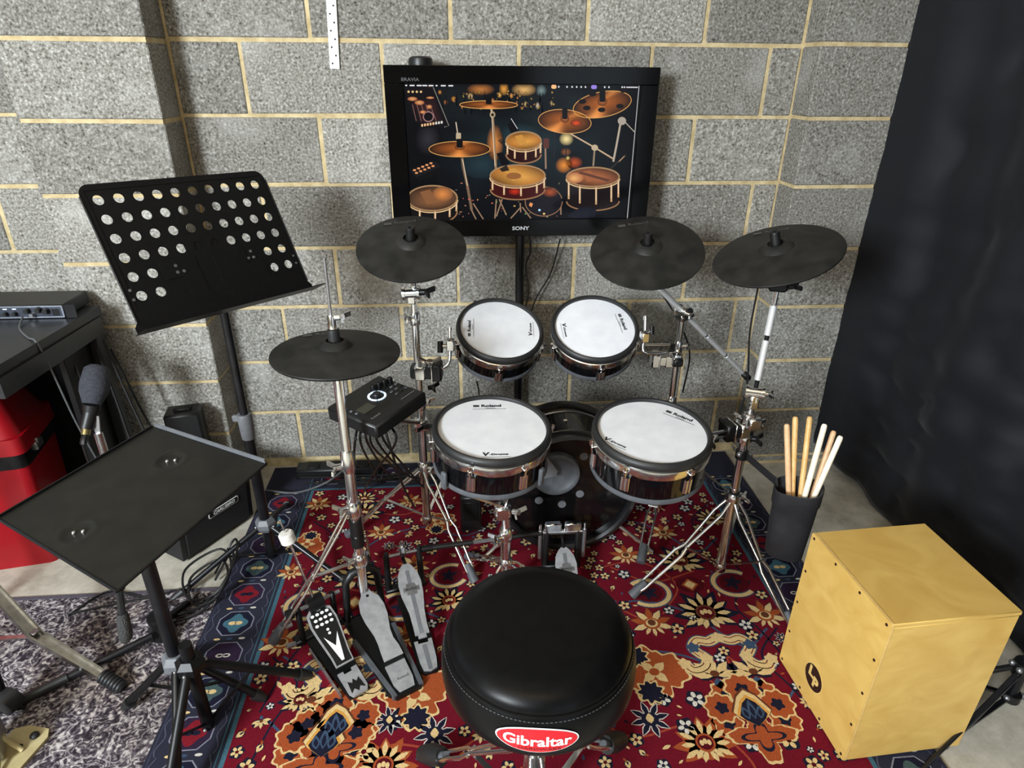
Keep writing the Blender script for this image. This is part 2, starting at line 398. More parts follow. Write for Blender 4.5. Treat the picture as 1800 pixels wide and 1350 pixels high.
class Canvas:
    # flat coloured shapes laid over each other in thin layers, one colour attribute
    def __init__(s, fn, dz): s.fn = fn; s.dz = dz; s.v = []; s.f = []; s.c = []
    def poly(s, pts, col, z):
        n = len(s.v); s.v += [s.fn(x, y, z * s.dz) for x, y in pts]
        s.f.append(list(range(n, n + len(pts)))); s.c += [col] * len(pts)
    def fan(s, center, pts, ccol, ecol, z):
        n = len(s.v); s.v.append(s.fn(center[0], center[1], z * s.dz)); s.c.append(ccol)
        s.v += [s.fn(x, y, z * s.dz) for x, y in pts]
        cols = ecol if isinstance(ecol, list) else [ecol] * len(pts)
        s.c += cols; k = len(pts)
        s.f += [[n, n + 1 + i, n + 1 + (i + 1) % k] for i in range(k)]
    def quad(s, p, cols, z):
        n = len(s.v); s.v += [s.fn(x, y, z * s.dz) for x, y in p]; s.c += cols; s.f.append([n, n + 1, n + 2, n + 3])
    def line(s, pts, w, col, z, taper=False):
        pts = [V((p[0], p[1])) for p in pts]; L_ = []; R_ = []
        for i, p in enumerate(pts):
            d = (pts[min(i + 1, len(pts) - 1)] - pts[max(i - 1, 0)])
            if d.length < 1e-9: d = V((1, 0))
            d.normalize(); nrm = V((-d.y, d.x)); k = w / 2
            if taper: k *= 1 - 0.8 * i / (len(pts) - 1)
            L_.append(p + nrm * k); R_.append(p - nrm * k)
        n = len(s.v); m = len(pts)
        s.v += [s.fn(q.x, q.y, z * s.dz) for q in L_ + R_]; s.c += [col] * (2 * m)
        s.f += [[n + i, n + m + i, n + m + i + 1, n + i + 1] for i in range(m - 1)]
    def build(s, name, material, parent, face_dir, kind=None):
        off = ROOT.get(parent.name, V((0, 0, 0)))
        me = bpy.data.meshes.new(name); me.from_pydata([tuple(V(a) - off) for a in s.v], [], s.f)
        at = me.color_attributes.new('Col', 'FLOAT_COLOR', 'POINT')
        at.data.foreach_set('color', [q for c in s.c for q in (c[0], c[1], c[2], 1.0)])
        me.materials.append(material)
        bm = bmesh.new(); bm.from_mesh(me); fd = V(face_dir)
        bm.normal_update()
        for f in bm.faces:
            if f.normal.dot(fd) < 0: f.normal_flip()
        bm.to_mesh(me); bm.free(); me.update()
        o = bpy.data.objects.new(name, me); COL.objects.link(o); o.parent = parent; ROOT[o.name] = off
        if kind: o['kind'] = kind
        return o

# ---------------------------------------------------------------- room shell
def struct(name, mb, m, **k):
    o = mb.build(name, m, smooth=0, **k); o['kind'] = 'structure'; return o
CEIL = 2.95
struct('floor', MB().box(ID, (0, -2.0, -0.05), (5.6, 6.0, 0.1)), FLOOR)
struct('ceiling', MB().box(ID, (0, -2.0, CEIL + 0.05), (5.6, 6.0, 0.1)), CEILP)
wl = MB()
for y0, y1, z0, z1 in ((-4.8, -1.6, 0, CEIL), (-0.1, 0.8, 0, CEIL), (-1.6, -0.1, 0, 1.5), (-1.6, -0.1, 2.6, CEIL)): wl.box(ID, (-2.65, (y0 + y1) / 2, (z0 + z1) / 2), (0.1, y1 - y0, z1 - z0))
struct('wall_left', wl, WALLPAINT)
w2 = MB()
for y in (-1.58, -0.85, -0.12): w2.box(ID, (-2.62, y, 2.05), (0.06, 0.04, 1.1), 0.004)
for z in (1.52, 2.58): w2.box(ID, (-2.62, -0.85, z), (0.06, 1.5, 0.04), 0.004)
struct('added_window', w2, WHITE)  # side window added on the left to brighten the chrome
struct('wall_right', MB().box(ID, (2.65, -2.0, CEIL / 2), (0.1, 5.6, CEIL)), WALLPAINT)
wf = MB()
for x0, x1, z0, z1 in ((-2.6, -2.45, 0, CEIL), (-0.95, 1.4, 0, CEIL), (1.4, 2.5, 2.1, CEIL), (2.5, 2.6, 0, CEIL), (-2.45, -0.95, 0, 1.45), (-2.45, -0.95, 2.9, CEIL)):
    wf.box(ID, ((x0 + x1) / 2, -4.65, (z0 + z1) / 2), (x1 - x0, 0.1, z1 - z0))
struct('wall_front', wf, WALLPAINT)
wn = MB()
for x in (-2.43, -1.7, -0.97): wn.box(ID, (x, -4.62, 2.175), (0.04, 0.06, 1.45), 0.004)
for z in (1.47, 2.88): wn.box(ID, (-1.7, -4.62, z), (1.5, 0.06, 0.04), 0.004)
struct('window_1', wn, WHITE)
dj = MB()
for x in (1.42, 2.48): dj.box(ID, (x, -4.62, 1.05), (0.05, 0.12, 2.1), 0.004)
dj.box(ID, (1.95, -4.62, 2.09), (1.1, 0.12, 0.05), 0.004)
struct('door_1', dj, WHITE)

wall = struct('wall_back', MB().box(ID, (0, 0.105, CEIL / 2), (5.2, 0.2, CEIL)), MORTAR)
# the block courses: bed joints every 225 mm, first one (A) at z = 1.61
_bm = {}
def block(wd, dp, ht, x, yfront, z, parent, jit=0.0012):
    key = (round(wd, 3), dp, ht)
    if key not in _bm:
        o = MB().box(ID, (0, dp / 2, 0), (wd, dp, ht), 0.0035).build('block', BLOCK, parent, smooth=0)
        _bm[key] = o
    else:
        o = bpy.data.objects.new('block', _bm[key].data); COL.objects.link(o); o.parent = parent
    o.location = (x + random.uniform(-jit, jit), yfront + random.uniform(0, 0.002), z + random.uniform(-jit, jit))
    o.rotation_euler = (random.uniform(-0.003, 0.003), random.uniform(-0.004, 0.004), random.uniform(-0.003, 0.003))
    ROOT[o.name] = V((0, 0, 0))
    return o
PX0, PX1 = -0.652, -0.222       # left pier
QX0, QX1 = 1.872, 2.31          # right pier
joints = {0: [0, .45, .9, 1.35, 1.76], 1: [.225, .675, 1.125, 1.525], 2: [-.004, .45, .9, 1.35, 1.776], 3: [.225, .675, 1.12, 1.562],
          4: [.006, .453, .9, 1.35, 1.785], 5: [.225, .675, 1.125, 1.6], 6: [0.002, .452, .9, 1.35, 1.772]}
for k in range(-5, 7):
    zt = 1.61 - 0.225 * k; zc = zt - 0.1125; ht = 0.2125
    if zc > CEIL - 0.06: continue
    base = joints.get(k, joints[k % 2])
    j = [PX1] + [x for x in base if x > PX1 + 0.04 and x < QX0 - 0.03] + [QX0]
    for a, b in zip(j, j[1:]):
        block(round(b - a - 0.0125, 3), 0.08, ht, (a + b) / 2, 0.0, zc, wall)
    x = PX0; first = True
    while x > -2.55:
        wd = (0.237 if k % 2 == 0 else 0.46) if first else 0.45
        block(round(wd - 0.0125, 3), 0.08, ht, x - wd / 2, 0.0, zc, wall); x -= wd; first = False
    block(0.27, 0.08, ht, QX1 + 0.142, 0.0, zc, wall)
pier = MB().box(ID, ((PX0 + PX1) / 2, -0.071, CEIL / 2), (PX1 - PX0 - 0.008, 0.148, CEIL)).build('pier', MORTAR, wall, smooth=0)
pier2 = MB().box(ID, ((QX0 + QX1) / 2, -0.056, CEIL / 2), (QX1 - QX0 - 0.008, 0.118, CEIL)).build('pier', MORTAR, wall, smooth=0)
for k in range(-5, 8):
    zc = 1.61 - 0.008 - 0.225 * k - 0.1125
    if zc > CEIL - 0.06: continue
    ht = 0.2125
    if k == 7: zc = 0.012; ht = 0.02
    block(0.43, 0.15, ht, (PX0 + PX1) / 2, -0.15, zc, pier)
    block(0.438, 0.12, ht, (QX0 + QX1) / 2, -0.12, zc + 0.012, pier2)

# ---------------------------------------------------------------- panel added under the ceiling for the warm fill (its light is the area lamp at the top)
lp = thing('fill_light_panel', 'flat white panel added under the ceiling for the warm fill light', 'lamp', (0.55, -2.3, CEIL))
MB().box(ID, (0.55, -2.3, 2.46), (1.4, 0.9, 0.05), 0.01).build('housing', WHITE, lp)
for sx in (-0.5, 0.5): MB().cyl((0.55 + sx, -2.3, 2.48), (0.55 + sx, -2.3, CEIL), 0.006, seg=8).build('rod', STEEL, lp)

# ---------------------------------------------------------------- rugs
gr = thing('grey_rug', 'distressed grey and off-white patterned rug on the left side of the floor', 'rug', (-0.9, -1.6, 0))
MB().box(ID, (-0.87, -1.25, 0.0025), (1.66, 1.06, 0.005), 0.002).build('pile', GREYRUG, gr, smooth=0)
be = MB()
be.box(ID, (-0.87, -0.727, 0.003), (1.66, 0.018, 0.006), 0.002)
be.build('binding', mat('rug_binding', srgb(88, 82, 92), 0.95, noise=srgb(70, 64, 74), nscale=200), gr)

PR = thing('persian_rug', 'large red floral rug with navy octagon border under the drum kit', 'rug', (0.86, -1.25, 0))
RX0, RX1, RY0, RY1 = -0.118, 1.838, -1.78, -0.02
MB().box(ID, ((RX0 + RX1) / 2, (RY0 + RY1) / 2, 0.004), (RX1 - RX0, RY1 - RY0, 0.008), 0.002).build('pile', mat('navy_pile', srgb(20, 21, 38), 0.95, noise=srgb(26, 27, 48), nscale=300), PR, smooth=0)
NAVY = srgb(24, 24, 42); RED = srgb(104, 12, 30); DRED = srgb(80, 8, 20); CRM = srgb(212, 182, 128); ORG = srgb(156, 74, 38); TEAL = srgb(62, 98, 112)
GLINE = srgb(128, 128, 140); BLU = srgb(58, 76, 100); PURP = srgb(44, 30, 52); OLV = srgb(70, 72, 62); PALE = srgb(206, 200, 190); BROWN = srgb(96, 52, 32); GOLD = srgb(206, 150, 70)
R = Canvas(lambda x, y, z: (x, y, 0.0082 + z), 0.00006)
def xf(c, s, a, pts):
    ca, sa = math.cos(a), math.sin(a)
    return [(c[0] + s * (x * ca - y * sa), c[1] + s * (x * sa + y * ca)) for x, y in pts]
def petal(L_, W_, tip=0.55, base=0.0):
    h = [(base, 0.0), (0.25 * L_ + base, 0.75 * W_), (tip * L_ + base, W_), (0.82 * L_ + base, 0.5 * W_), (L_ + base, 0)]
    return h + [(x, -y) for x, y in h[-2:0:-1]]
def rot(pts, a, o=(0, 0)): return xf(o, 1.0, a, pts)
def jag(n, fn): return [(fn(2 * math.pi * k / n) * math.cos(2 * math.pi * k / n), fn(2 * math.pi * k / n) * math.sin(2 * math.pi * k / n)) for k in range(n)]
def pl(c, s, a, pts, col, z): R.poly(xf(c, s, a, pts), col, z)
def serrate(pts, d):
    out = []
    for i in range(len(pts)):
        x0, y0 = pts[i]; x1, y1 = pts[(i + 1) % len(pts)]
        out.append((x0, y0)); mx, my = (x0 + x1) / 2, (y0 + y1) / 2; l = math.hypot(mx, my) + 1e-6
        out.append((mx - mx / l * d, my - my / l * d))
    return out
def lotus(c, s, a, cream=CRM, back=NAVY, mid=BROWN):
    n = 9
    for k in range(n):
        t = math.pi * (-0.18 + 1.36 * k / (n - 1)); pl(c, s, a, rot(petal(1.12 + 0.12 * (k % 2), 0.24), t), back, 4)
    pl(c, s, a, ell(0, -0.1, 0.62, 0.5), back, 4)
    for k in range(n):
        t = math.pi * (-0.16 + 1.32 * k / (n - 1)); L_ = 0.62 - 0.1 * (k % 2)
        pl(c, s, a, serrate(rot(petal(L_, 0.105, 0.6, 0.40), t), 0.03), cream, 6)
    for t in (-0.75, -0.35, 0.35, 0.75): pl(c, s, a, rot(petal(0.5, 0.11, 0.6, 0.22), -math.pi / 2 + t), cream, 6)
    pl(c, s, a, ell(0, 0.06, 0.36, 0.36), mid, 7); pl(c, s, a, ell(0, 0.06, 0.28, 0.28), DRED, 8)
    for x in (-0.14, 0.0, 0.14): pl(c, s, a, ell(x, 0.06 + 0.05 * (x == 0), 0.075, 0.11), cream, 9)
def smallflower(c, s, a):
    for k in range(7):
        t = math.pi * (-0.1 + 1.2 * k / 6); pl(c, s, a, rot(petal(0.95, 0.17, 0.6, 0.1), t), ORG if k % 2 else CRM, 6)
        pl(c, s, a, rot(petal(1.08, 0.2, 0.6, 0.05), t), NAVY if k % 2 == 0 else BROWN, 4)
    pl(c, s, a, ell(0, 0.02, 0.42, 0.36), ORG, 7); pl(c, s, a, ell(0, 0.04, 0.30, 0.26), CRM, 8); pl(c, s, a, ell(0, 0.08, 0.2, 0.2), BROWN, 9)
    for t in (-0.6, 0, 0.6): pl(c, s, a, rot(petal(0.6, 0.1, 0.6, 0.2), -math.pi / 2 + t), CRM, 6)
def palmette(c, s, a):
    lob = lambda r0: jag(40, lambda q: r0 * (1 + 0.10 * math.sin(9 * q)))
    L_ = [(-14, .62, .30), (22, .66, .33), (56, .66, .34), (90, .68, .36), (124, .66, .34), (158, .66, .33), (194, .62, .30)]
    for i_, (t, d, r_) in enumerate(L_):
        zz = 2.5 * (i_ % 2)
        cx, cy = d * math.cos(math.radians(t)), d * math.sin(math.radians(t)) * .95
        pl(c, s, a, xf((cx, cy), 1.0, math.radians(t), lob(r_ * 1.08)), CRM, 4 + zz); pl(c, s, a, xf((cx, cy), 1.0, math.radians(t), lob(r_ * .94)), ORG, 5 + zz)
        pl(c, s, a, xf((cx * .98, cy * .98), 1.0, math.radians(t), jag(30, lambda q: r_ * (.40 + .07 * math.sin(5 * q)))), NAVY, 6 + zz)
    st = jag(60, lambda t: 0.46 + 0.17 * math.cos(4 * t) + 0.03 * math.sin(17 * t))
    pl(c, s, a, [(x * 1.18, y * 1.0 - 0.42) for x, y in st], CRM, 7); pl(c, s, a, [(x * 1.08, y * 0.9 - 0.42) for x, y in st], ORG, 8)
    s2 = jag(40, lambda t: 0.34 + 0.14 * math.cos(4 * t))
    pl(c, s, a, [(x * .98, y * 0.68 - 0.46) for x, y in s2], NAVY, 9); pl(c, s, a, [(x * .80, y * 0.52 - 0.46) for x, y in s2], ORG, 10)
    for k_, (L2, W2, col) in enumerate(((.92, .44, BROWN), (.86, .40, CRM), (.74, .34, GOLD), (.66, .29, NAVY))): pl(c, s, a, [(x, y - .02) for x, y in rot(petal(L2, W2, 0.4, -0.22), math.pi / 2)], col, 9 + k_)
    for q, g_ in ((-0.14, .32), (0.14, .32), (0, .46)): pl(c, s, a, xf((q, 0.02), 1, math.pi / 2 - q * 1.6, petal(g_, 0.085, 0.5, -0.1)), BLU, 14); pl(c, s, a, xf((q, 0.02), 1, math.pi / 2 - q * 1.6, petal(g_ * .6, 0.045, 0.5, -0.05)), NAVY, 15)
def starleaf(c, s, a):
    f = lambda sc_: lambda t: sc_ * (0.62 + 0.30 * abs(math.cos(1.5 * t)) + 0.06 * math.sin(13 * t))
    pl(c, s, a, jag(90, f(1.06)), CRM, 4); pl(c, s, a, jag(90, f(0.97)), ORG, 5)
    for t in (0.66, -0.66):
        cx, cy = 0.66 * math.cos(t * math.pi), 0.66 * math.sin(t * math.pi)
        g = lambda q: 0.36 + 0.06 * math.sin(9 * q)
        pl(c, s, a, xf((cx, cy), 1, t * math.pi, jag(54, g)), CRM, 6); pl(c, s, a, xf((cx, cy), 0.82, t * math.pi, jag(54, g)), NAVY, 7)
    for k in range(4): pl(c, s, a, rot(petal(0.46, 0.13, 0.55, -0.02), k * math.pi / 2 + 0.6), CRM, 8)
    pl(c, s, a, ell(0, 0, 0.14, 0.12), ORG, 9)
def rosette(c, s, a, col=PALE):
    pl(c, s, a, jag(30, lambda t: 1.05 + 0.1 * math.sin(5 * t)), NAVY, 4)
    for k in range(5):
        t = 2 * math.pi * k / 5; pl(c, s, a, ell(0.55 * math.cos(t), 0.55 * math.sin(t), 0.36, 0.25, 12, t), col, 6)
    pl(c, s, a, ell(0, 0, 0.26, 0.26, 12), DRED if col is CRM else NAVY, 7)
def leafpair(c, s, a):
    pl(c, s, a, rot(petal(1.2, 0.5, 0.5, -0.1), 0.5), NAVY, 4); pl(c, s, a, rot(petal(1.2, 0.5, 0.5, -0.1), 2.6), NAVY, 4)
    for t in (0.15, 0.75, 1.5, 2.35, 3.0): pl(c, s, a, serrate(rot(petal(0.95, 0.19, 0.6, 0.08), t), 0.02), CRM, 6)
    pl(c, s, a, ell(0, 0.12, 0.2, 0.16), BROWN, 7); pl(c, s, a, rot(petal(0.55, 0.2, 0.6, 0.1), -1.57), BLU, 5)
def darkflower(c, s, a):
    for k in range(8):
        t = 2 * math.pi * k / 8 + 0.2; pl(c, s, a, rot(petal(1.0, 0.2, 0.55, 0.1), t), PALE, 5); pl(c, s, a, rot(petal(0.9, 0.14, 0.55, 0.15), t), NAVY, 6)
    pl(c, s, a, ell(0, 0, 0.46, 0.4), NAVY, 7); pl(c, s, a, rot(petal(0.6, 0.22, 0.5, -0.25), 1.57), CRM, 8)
def bud(c, s, a):
    pl(c, s, a, rot(petal(1.2, 0.45, 0.5, -0.35), 0), NAVY, 4); pl(c, s, a, rot(petal(0.95, 0.34, 0.5, -0.2), 0), CRM, 5)
    pl(c, s, a, ell(0.12, 0, 0.2, 0.1), NAVY, 6); pl(c, s, a, rot(petal(0.6, 0.14, 0.5, -0.6), 0.5), ORG, 5)
def leaf(c, s, a): pl(c, s, a, petal(1.0, 0.19, 0.5, -0.5), CRM, 5)
def cloud(c, s, a):
    arc = [(-1.22, -.30), (-1.02, -.52), (-.70, -.44), (-.56, -.18), (-.72, .02), (-.82, .22), (-.62, .46), (-.32, .40), (0, .52), (.32, .40), (.62, .46), (.82, .22), (.72, .02), (.56, -.18), (.70, -.44), (1.02, -.52), (1.22, -.30)]
    sm_ = [(p.x, p.y) for p in curve([(x, y, 0) for x, y in arc], 6)]
    for w_, col, z in ((0.38, BLU, 3), (0.31, CRM, 5), (0.20, RED, 6), (0.145, CRM, 7)):
        R.line(xf(c, s, a, sm_), w_ * s, col, z)
    for x, y in ((-1.22, -.3), (1.22, -.3), (-.56, -.18), (.56, -.18), (-.82, .22), (.82, .22), (0, .52)): pl(c, s, a, [(px + x, py + y) for px, py in jag(20, lambda t: 0.17 + 0.03 * math.sin(5 * t))], CRM if abs(x) != .82 else BLU, 8)
    rosette(xf(c, s, a, [(0, 0.05)])[0], s * 0.17, 0, CRM)
    for t in (-.4, 0, .4): R.line(xf(c, s, a, [(0, -.1), (t * .6, -.4), (t, -.62)]), .05 * s, srgb(150, 62, 44), 3)
def cring(c, s, a):
    arc = [(1.0 * math.cos(t), 0.85 * math.sin(t)) for t in [(0.25 + 1.5 * k / 26) * math.pi for k in range(27)]]
    R.line(xf(c, s, a, arc), 0.34 * s, BLU, 4); R.line(xf(c, s, a, arc), 0.22 * s, CRM, 5)
    pl(c, s, a, ell(0.05, 0, 0.72, 0.62), DRED, 6)
    for t in (0.2, 1.3, 2.4, 3.6, 4.8): pl(c, s, a, rot(petal(0.5, 0.13, 0.5, 0.0), t), NAVY, 7)
def diamond(c, s, a):
    pl(c, s, a, ell(0, 0, 1.3, 1.0), DRED, 4); pl(c, s, a, [(0, 0.8), (0.8, 0), (0, -0.8), (-0.8, 0)], ORG, 5); pl(c, s, a, [(0, 0.55), (0.55, 0), (0, -0.55), (-0.55, 0)], CRM, 6)
def vine(pts, w_=0.006, col=BLU, z=1): R.line([(p.x, p.y) for p in curve([(a, b, 0) for a, b in pts], 10)], w_, col, z)

FX0, FX1, FY0, FY1 = 0.078, 1.655, -1.60, -0.20
R.quad([(FX0 - 0.012, FY0), (FX1 + 0.012, FY0), (FX1 + 0.012, FY1 + 0.012), (FX0 - 0.012, FY1 + 0.012)], [TEAL] * 4, 0)
R.quad([(FX0, FY0), (FX1, FY0), (FX1, FY1), (FX0, FY1)], [RED] * 4, 0.5)
placed = []
def put(fn, p, s, a=0.0, **k):
    fn((p[0], p[1]), s, a, **k); placed.append((p[0], p[1], s))
MX = 0.866
def both(fn, p, s, a=0.0, **k):
    put(fn, p, s, a, **k); put(fn, (2 * MX - p[0], p[1]), s, -a, **k)
# vines first, they lie lowest
for off in (0.0, 0.42, 0.62):
    for sx in (1, -1):
        q = lambda dx: MX + sx * dx
        vine([(q(0.06), -0.45 - off), (q(0.2), -0.52 - off), (q(0.34), -0.46 - off), (q(0.5), -0.52 - off), (q(0.62), -0.66 - off), (q(0.72), -0.6 - off)], 0.007, BLU)
        vine([(q(0.1), -0.62 - off), (q(0.22), -0.72 - off), (q(0.4), -0.70 - off), (q(0.5), -0.82 - off), (q(0.42), -0.94 - off)], 0.006, srgb(150, 62, 44))
        vine([(q(0.75), -0.4 - off), (q(0.66), -0.5 - off), (q(0.7), -0.62 - off), (q(0.74), -0.78 - off)], 0.006, NAVY)
        vine([(q(0.3), -0.3 - off), (q(0.42), -0.38 - off), (q(0.58), -0.34 - off)], 0.006, srgb(150, 62, 44))
both(lotus, (1.421, -0.9492, 0), 0.088); both(lotus, (1.416, -0.7098, 0), 0.078, 0.0); both(diamond, (1.411, -0.8219, 0), 0.036)
both(smallflower, (1.24, -0.9776, 0), 0.062); both(smallflower, (1.602, -0.9718, 0), 0.062); both(smallflower, (1.234, -0.6677, 0), 0.055)
both(cring, (1.557, -0.8245, 0), 0.066, 0.0); both(cring, (1.265, -0.8476, -0), 0.066, math.pi)
both(cloud, (1.421, -1.099, 0), 0.105); both(leafpair, (1.366, -1.177, 0), 0.066); both(leafpair, (1.478, -1.178, 0), 0.066)
both(palmette, (1.423, -1.306, 0), 0.128); put(starleaf, (1.198, -1.151, 0), 0.105, 0.1); put(starleaf, (0.5304, -1.176, 0), 0.105, 0.6)
both(darkflower, (1.146, -1.295, 0), 0.05); both(lotus, (1.268, -1.374, 0), 0.07, 0.0, back=ORG, mid=ORG)
put(palmette, (0.3319, -1.262, 0), 0.118, 0.1); put(darkflower, (0.468, -1.248, 0), 0.04); put(lotus, (0.2242, -1.171, 0), 0.05)
put(smallflower, (0.0906, -0.671, 0), 0.045); put(cring, (0.6198, -0.7225, 0), 0.06, 0.3); put(lotus, (0.6205, -0.8384, 0), 0.06, 0.2, back=NAVY, mid=ORG)
put(smallflower, (0.3703, -0.4837, 0), 0.05); put(starleaf, (0.5757, -0.4322, 0), 0.07, 0.4); put(lotus, (0.2938, -0.3608, 0), 0.07); put(smallflower, (0.1115, -0.2945, 0), 0.05)
put(lotus, (0.2826, -0.2695, 0), 0.05); put(starleaf, (0.1147, -0.5283, 0), 0.07, -0.6); put(smallflower, (0.4665, -0.3008, 0), 0.05); put(lotus, (1.606, -0.4874, 0), 0.06); put(smallflower, (1.399, -0.5562, 0), 0.05)
for p, s in (((1.285, -1.246, 0), .026), ((1.311, -1.003, 0), .022), ((1.525, -1.003, 0), .022), ((1.233, -1.323, 0), .024), ((1.401, -1.117, -0), .018), ((1.481, -1.379, 0), .026), ((1.198, -1.238, 0), .022),
             ((1.53, -1.043, 0), .02), ((1.374, -0.9644, 0), .014), ((1.384, -1.38, 0), .024), ((0.4757, -1.252, 0), .024), ((0.4122, -1.33, 0), .026)): put(rosette, p, s, random.random(), col=random.choice([PALE, CRM]))
# small leaves, buds and rosettes between them
tries = 0
while tries < 5200:
    tries += 1
    x, y = random.uniform(FX0 + 0.02, FX1 - 0.02), random.uniform(-1.57, FY1 - 0.02)
    k = random.random(); s = random.uniform(0.014, 0.024) if k < 0.35 else random.uniform(0.02, 0.034)
    if any((x - a) ** 2 + (y - b) ** 2 < (s * 1.05 + 0.98 * c) ** 2 for a, b, c in placed): continue
    a = random.uniform(0, 6.28)
    if k < 0.35: put(rosette, (x, y), s, a, col=random.choice([PALE, CRM, CRM]))
    elif k < 0.6: put(bud, (x, y), s, a)
    elif k < 0.8: put(leaf, (x, y), s * 1.1, a)
    elif k < 0.9: put(leafpair, (x, y), s, a)
    else: put(darkflower, (x, y), s, a)
tries = 0
while tries < 3500:
    tries += 1
    x, y = random.uniform(FX0 + 0.012, FX1 - 0.012), random.uniform(-1.57, FY1 - 0.012); s = random.uniform(0.009, 0.014)
    if any((x - a) ** 2 + (y - b) ** 2 < (s * 1.05 + 0.97 * c) ** 2 for a, b, c in placed): continue
    a = random.uniform(0, 6.28); k = random.random()
    if k < 0.3: put(leaf, (x, y), s * 1.5, a)
    elif k < 0.5: put(rosette, (x, y), s, a, col=random.choice([PALE, CRM]))
    elif k < 0.8: pl((x, y), s, a, petal(1.4, 0.3, 0.5, -0.7), random.choice([NAVY, BLU, ORG]), 4); placed.append((x, y, s))
    else: put(bud, (x, y), s, a)
# border: octagons in a row on each side, ovals between
OC = [(srgb(120, 22, 34), NAVY), (TEAL, CRM), (PURP, PALE), (srgb(66, 84, 84), CRM)]
def octagon(cx, cy, a, k):
    c = (cx, cy); fill, mark = OC[k % 4]
    o = [(1.0, 0.36), (0.52, 0.92), (-0.52, 0.92), (-1.0, 0.36), (-1.0, -0.36), (-0.52, -0.92), (0.52, -0.92), (1.0, -0.36)]
    pl(c, 0.052, a, o, GLINE, 2); pl(c, 0.0485, a, o, PURP if k % 2 == 0 else NAVY, 3)
    pl(c, 0.038, a, jag(32, lambda t: 0.85 + 0.14 * math.cos(4 * t)), fill, 4)
    for sx in (-1, 1): pl(c, 0.0105, a, ell(sx * 0.9, 0, 1.1, 0.7, 14), mark, 5)
    if k % 4 == 2:
        for sx in (-1, 1): pl(c, 0.0105, a, ell(sx * 0.9, 0, 0.6, 0.34, 12), PURP, 6)
    ca, sa = math.cos(a), math.sin(a)
    for t, col in ((-0.036, CRM), (0.0, BLU), (0.036, PALE)):
        d = (t * ca - 0.061 * sa * -1 * -1, t * sa + 0.061 * ca)
        pl((cx + t * ca - 0.061 * sa, cy + t * sa + 0.061 * ca), 0.012, a, ell(0, 0, 0.8, 0.34, 12), col, 4)
for k in range(12):
    y = -0.275 - 0.1215 * k
    octagon(-0.028, y, 0.0, k); octagon(1.746, y, 0.0, k + 1)
    for x, sg in ((0.042, 1), (-0.098, -1), (1.822, 1), (1.676, -1)):
        R.line([(x + 0.006 * sg * math.sin(i * 0.9), y - 0.06 + 0.12 * i / 12) for i in range(13)], 0.0022, srgb(84, 86, 104), 2)
for k in range(13): octagon(0.14 + 0.1215 * k, -0.108, math.pi / 2, k); octagon(0.14 + 0.1215 * k, -1.69, math.pi / 2, k)
for x in (-0.108, 0.056, 1.664, 1.828): R.line([(x, -0.06), (x, -1.72)], 0.003, TEAL if 0 < x < 1.7 else srgb(60, 58, 76), 2)
R.build('woven_pattern', vcol_mat('wool_pattern', 0.95, bump=0.35, bscale=1400, spec=0.15, var=0.28), PR, (0, 0, 1))

# ---------------------------------------------------------------- black curtain on the right
ct = thing('curtain', 'floor-length black cloth curtain hanging along the right side', 'curtain', (2.24, -1.2, 0))
cu = MB(); NU, NV = 150, 90; vs = []
def cpath(u):
    y = -0.075 - 2.9 * u
    return 2.185 + 0.055 * min(1, u * 6) + 0.02 * u, y
from mathutils import noise as mnoise
for i in range(NU + 1):
    u = i / NU; bx, by = cpath(u)
    for j in range(NV + 1):
        v = j / NV; hem = 0.10 * max(0, 1 - u * 7) + 0.012
        z = hem + (2.75 - hem) * v
        edge = min(1, u * 9); fold = edge * (0.030 * math.sin(by * 11 + 0.35 * z) * (0.45 + 0.55 * v) + 0.006 * math.sin(by * 31 + 1.1 * math.sin(z * 2)))
        wr = edge * 0.020 * mnoise.noise(V((by * 2.2, z * 7.0, 1.3))) + (0.06 + 0.94 * edge) * 0.022 * (1 - abs(mnoise.noise(V((by * 3.0 + z * 1.6, z * 9.0, 5.1))))) ** 6 * (1.2 - v)
        swell = -0.05 * math.exp(-((z - 0.5) / 0.45) ** 2) * math.sin(min(1, u * 3.0) * math.pi)
        vs.append((bx + fold + wr + swell + 0.06 * (1 - v) ** 2 * edge - 0.02, by, z))
fs = [(i * (NV + 1) + j, (i + 1) * (NV + 1) + j, (i + 1) * (NV + 1) + j + 1, i * (NV + 1) + j + 1) for i in range(NU) for j in range(NV)]
cu.add(vs, fs); cl = cu.build('cloth', CLOTH, ct, smooth=180)
so = cl.modifiers.new('thickness', 'SOLIDIFY'); so.thickness = 0.003; so.offset = 0

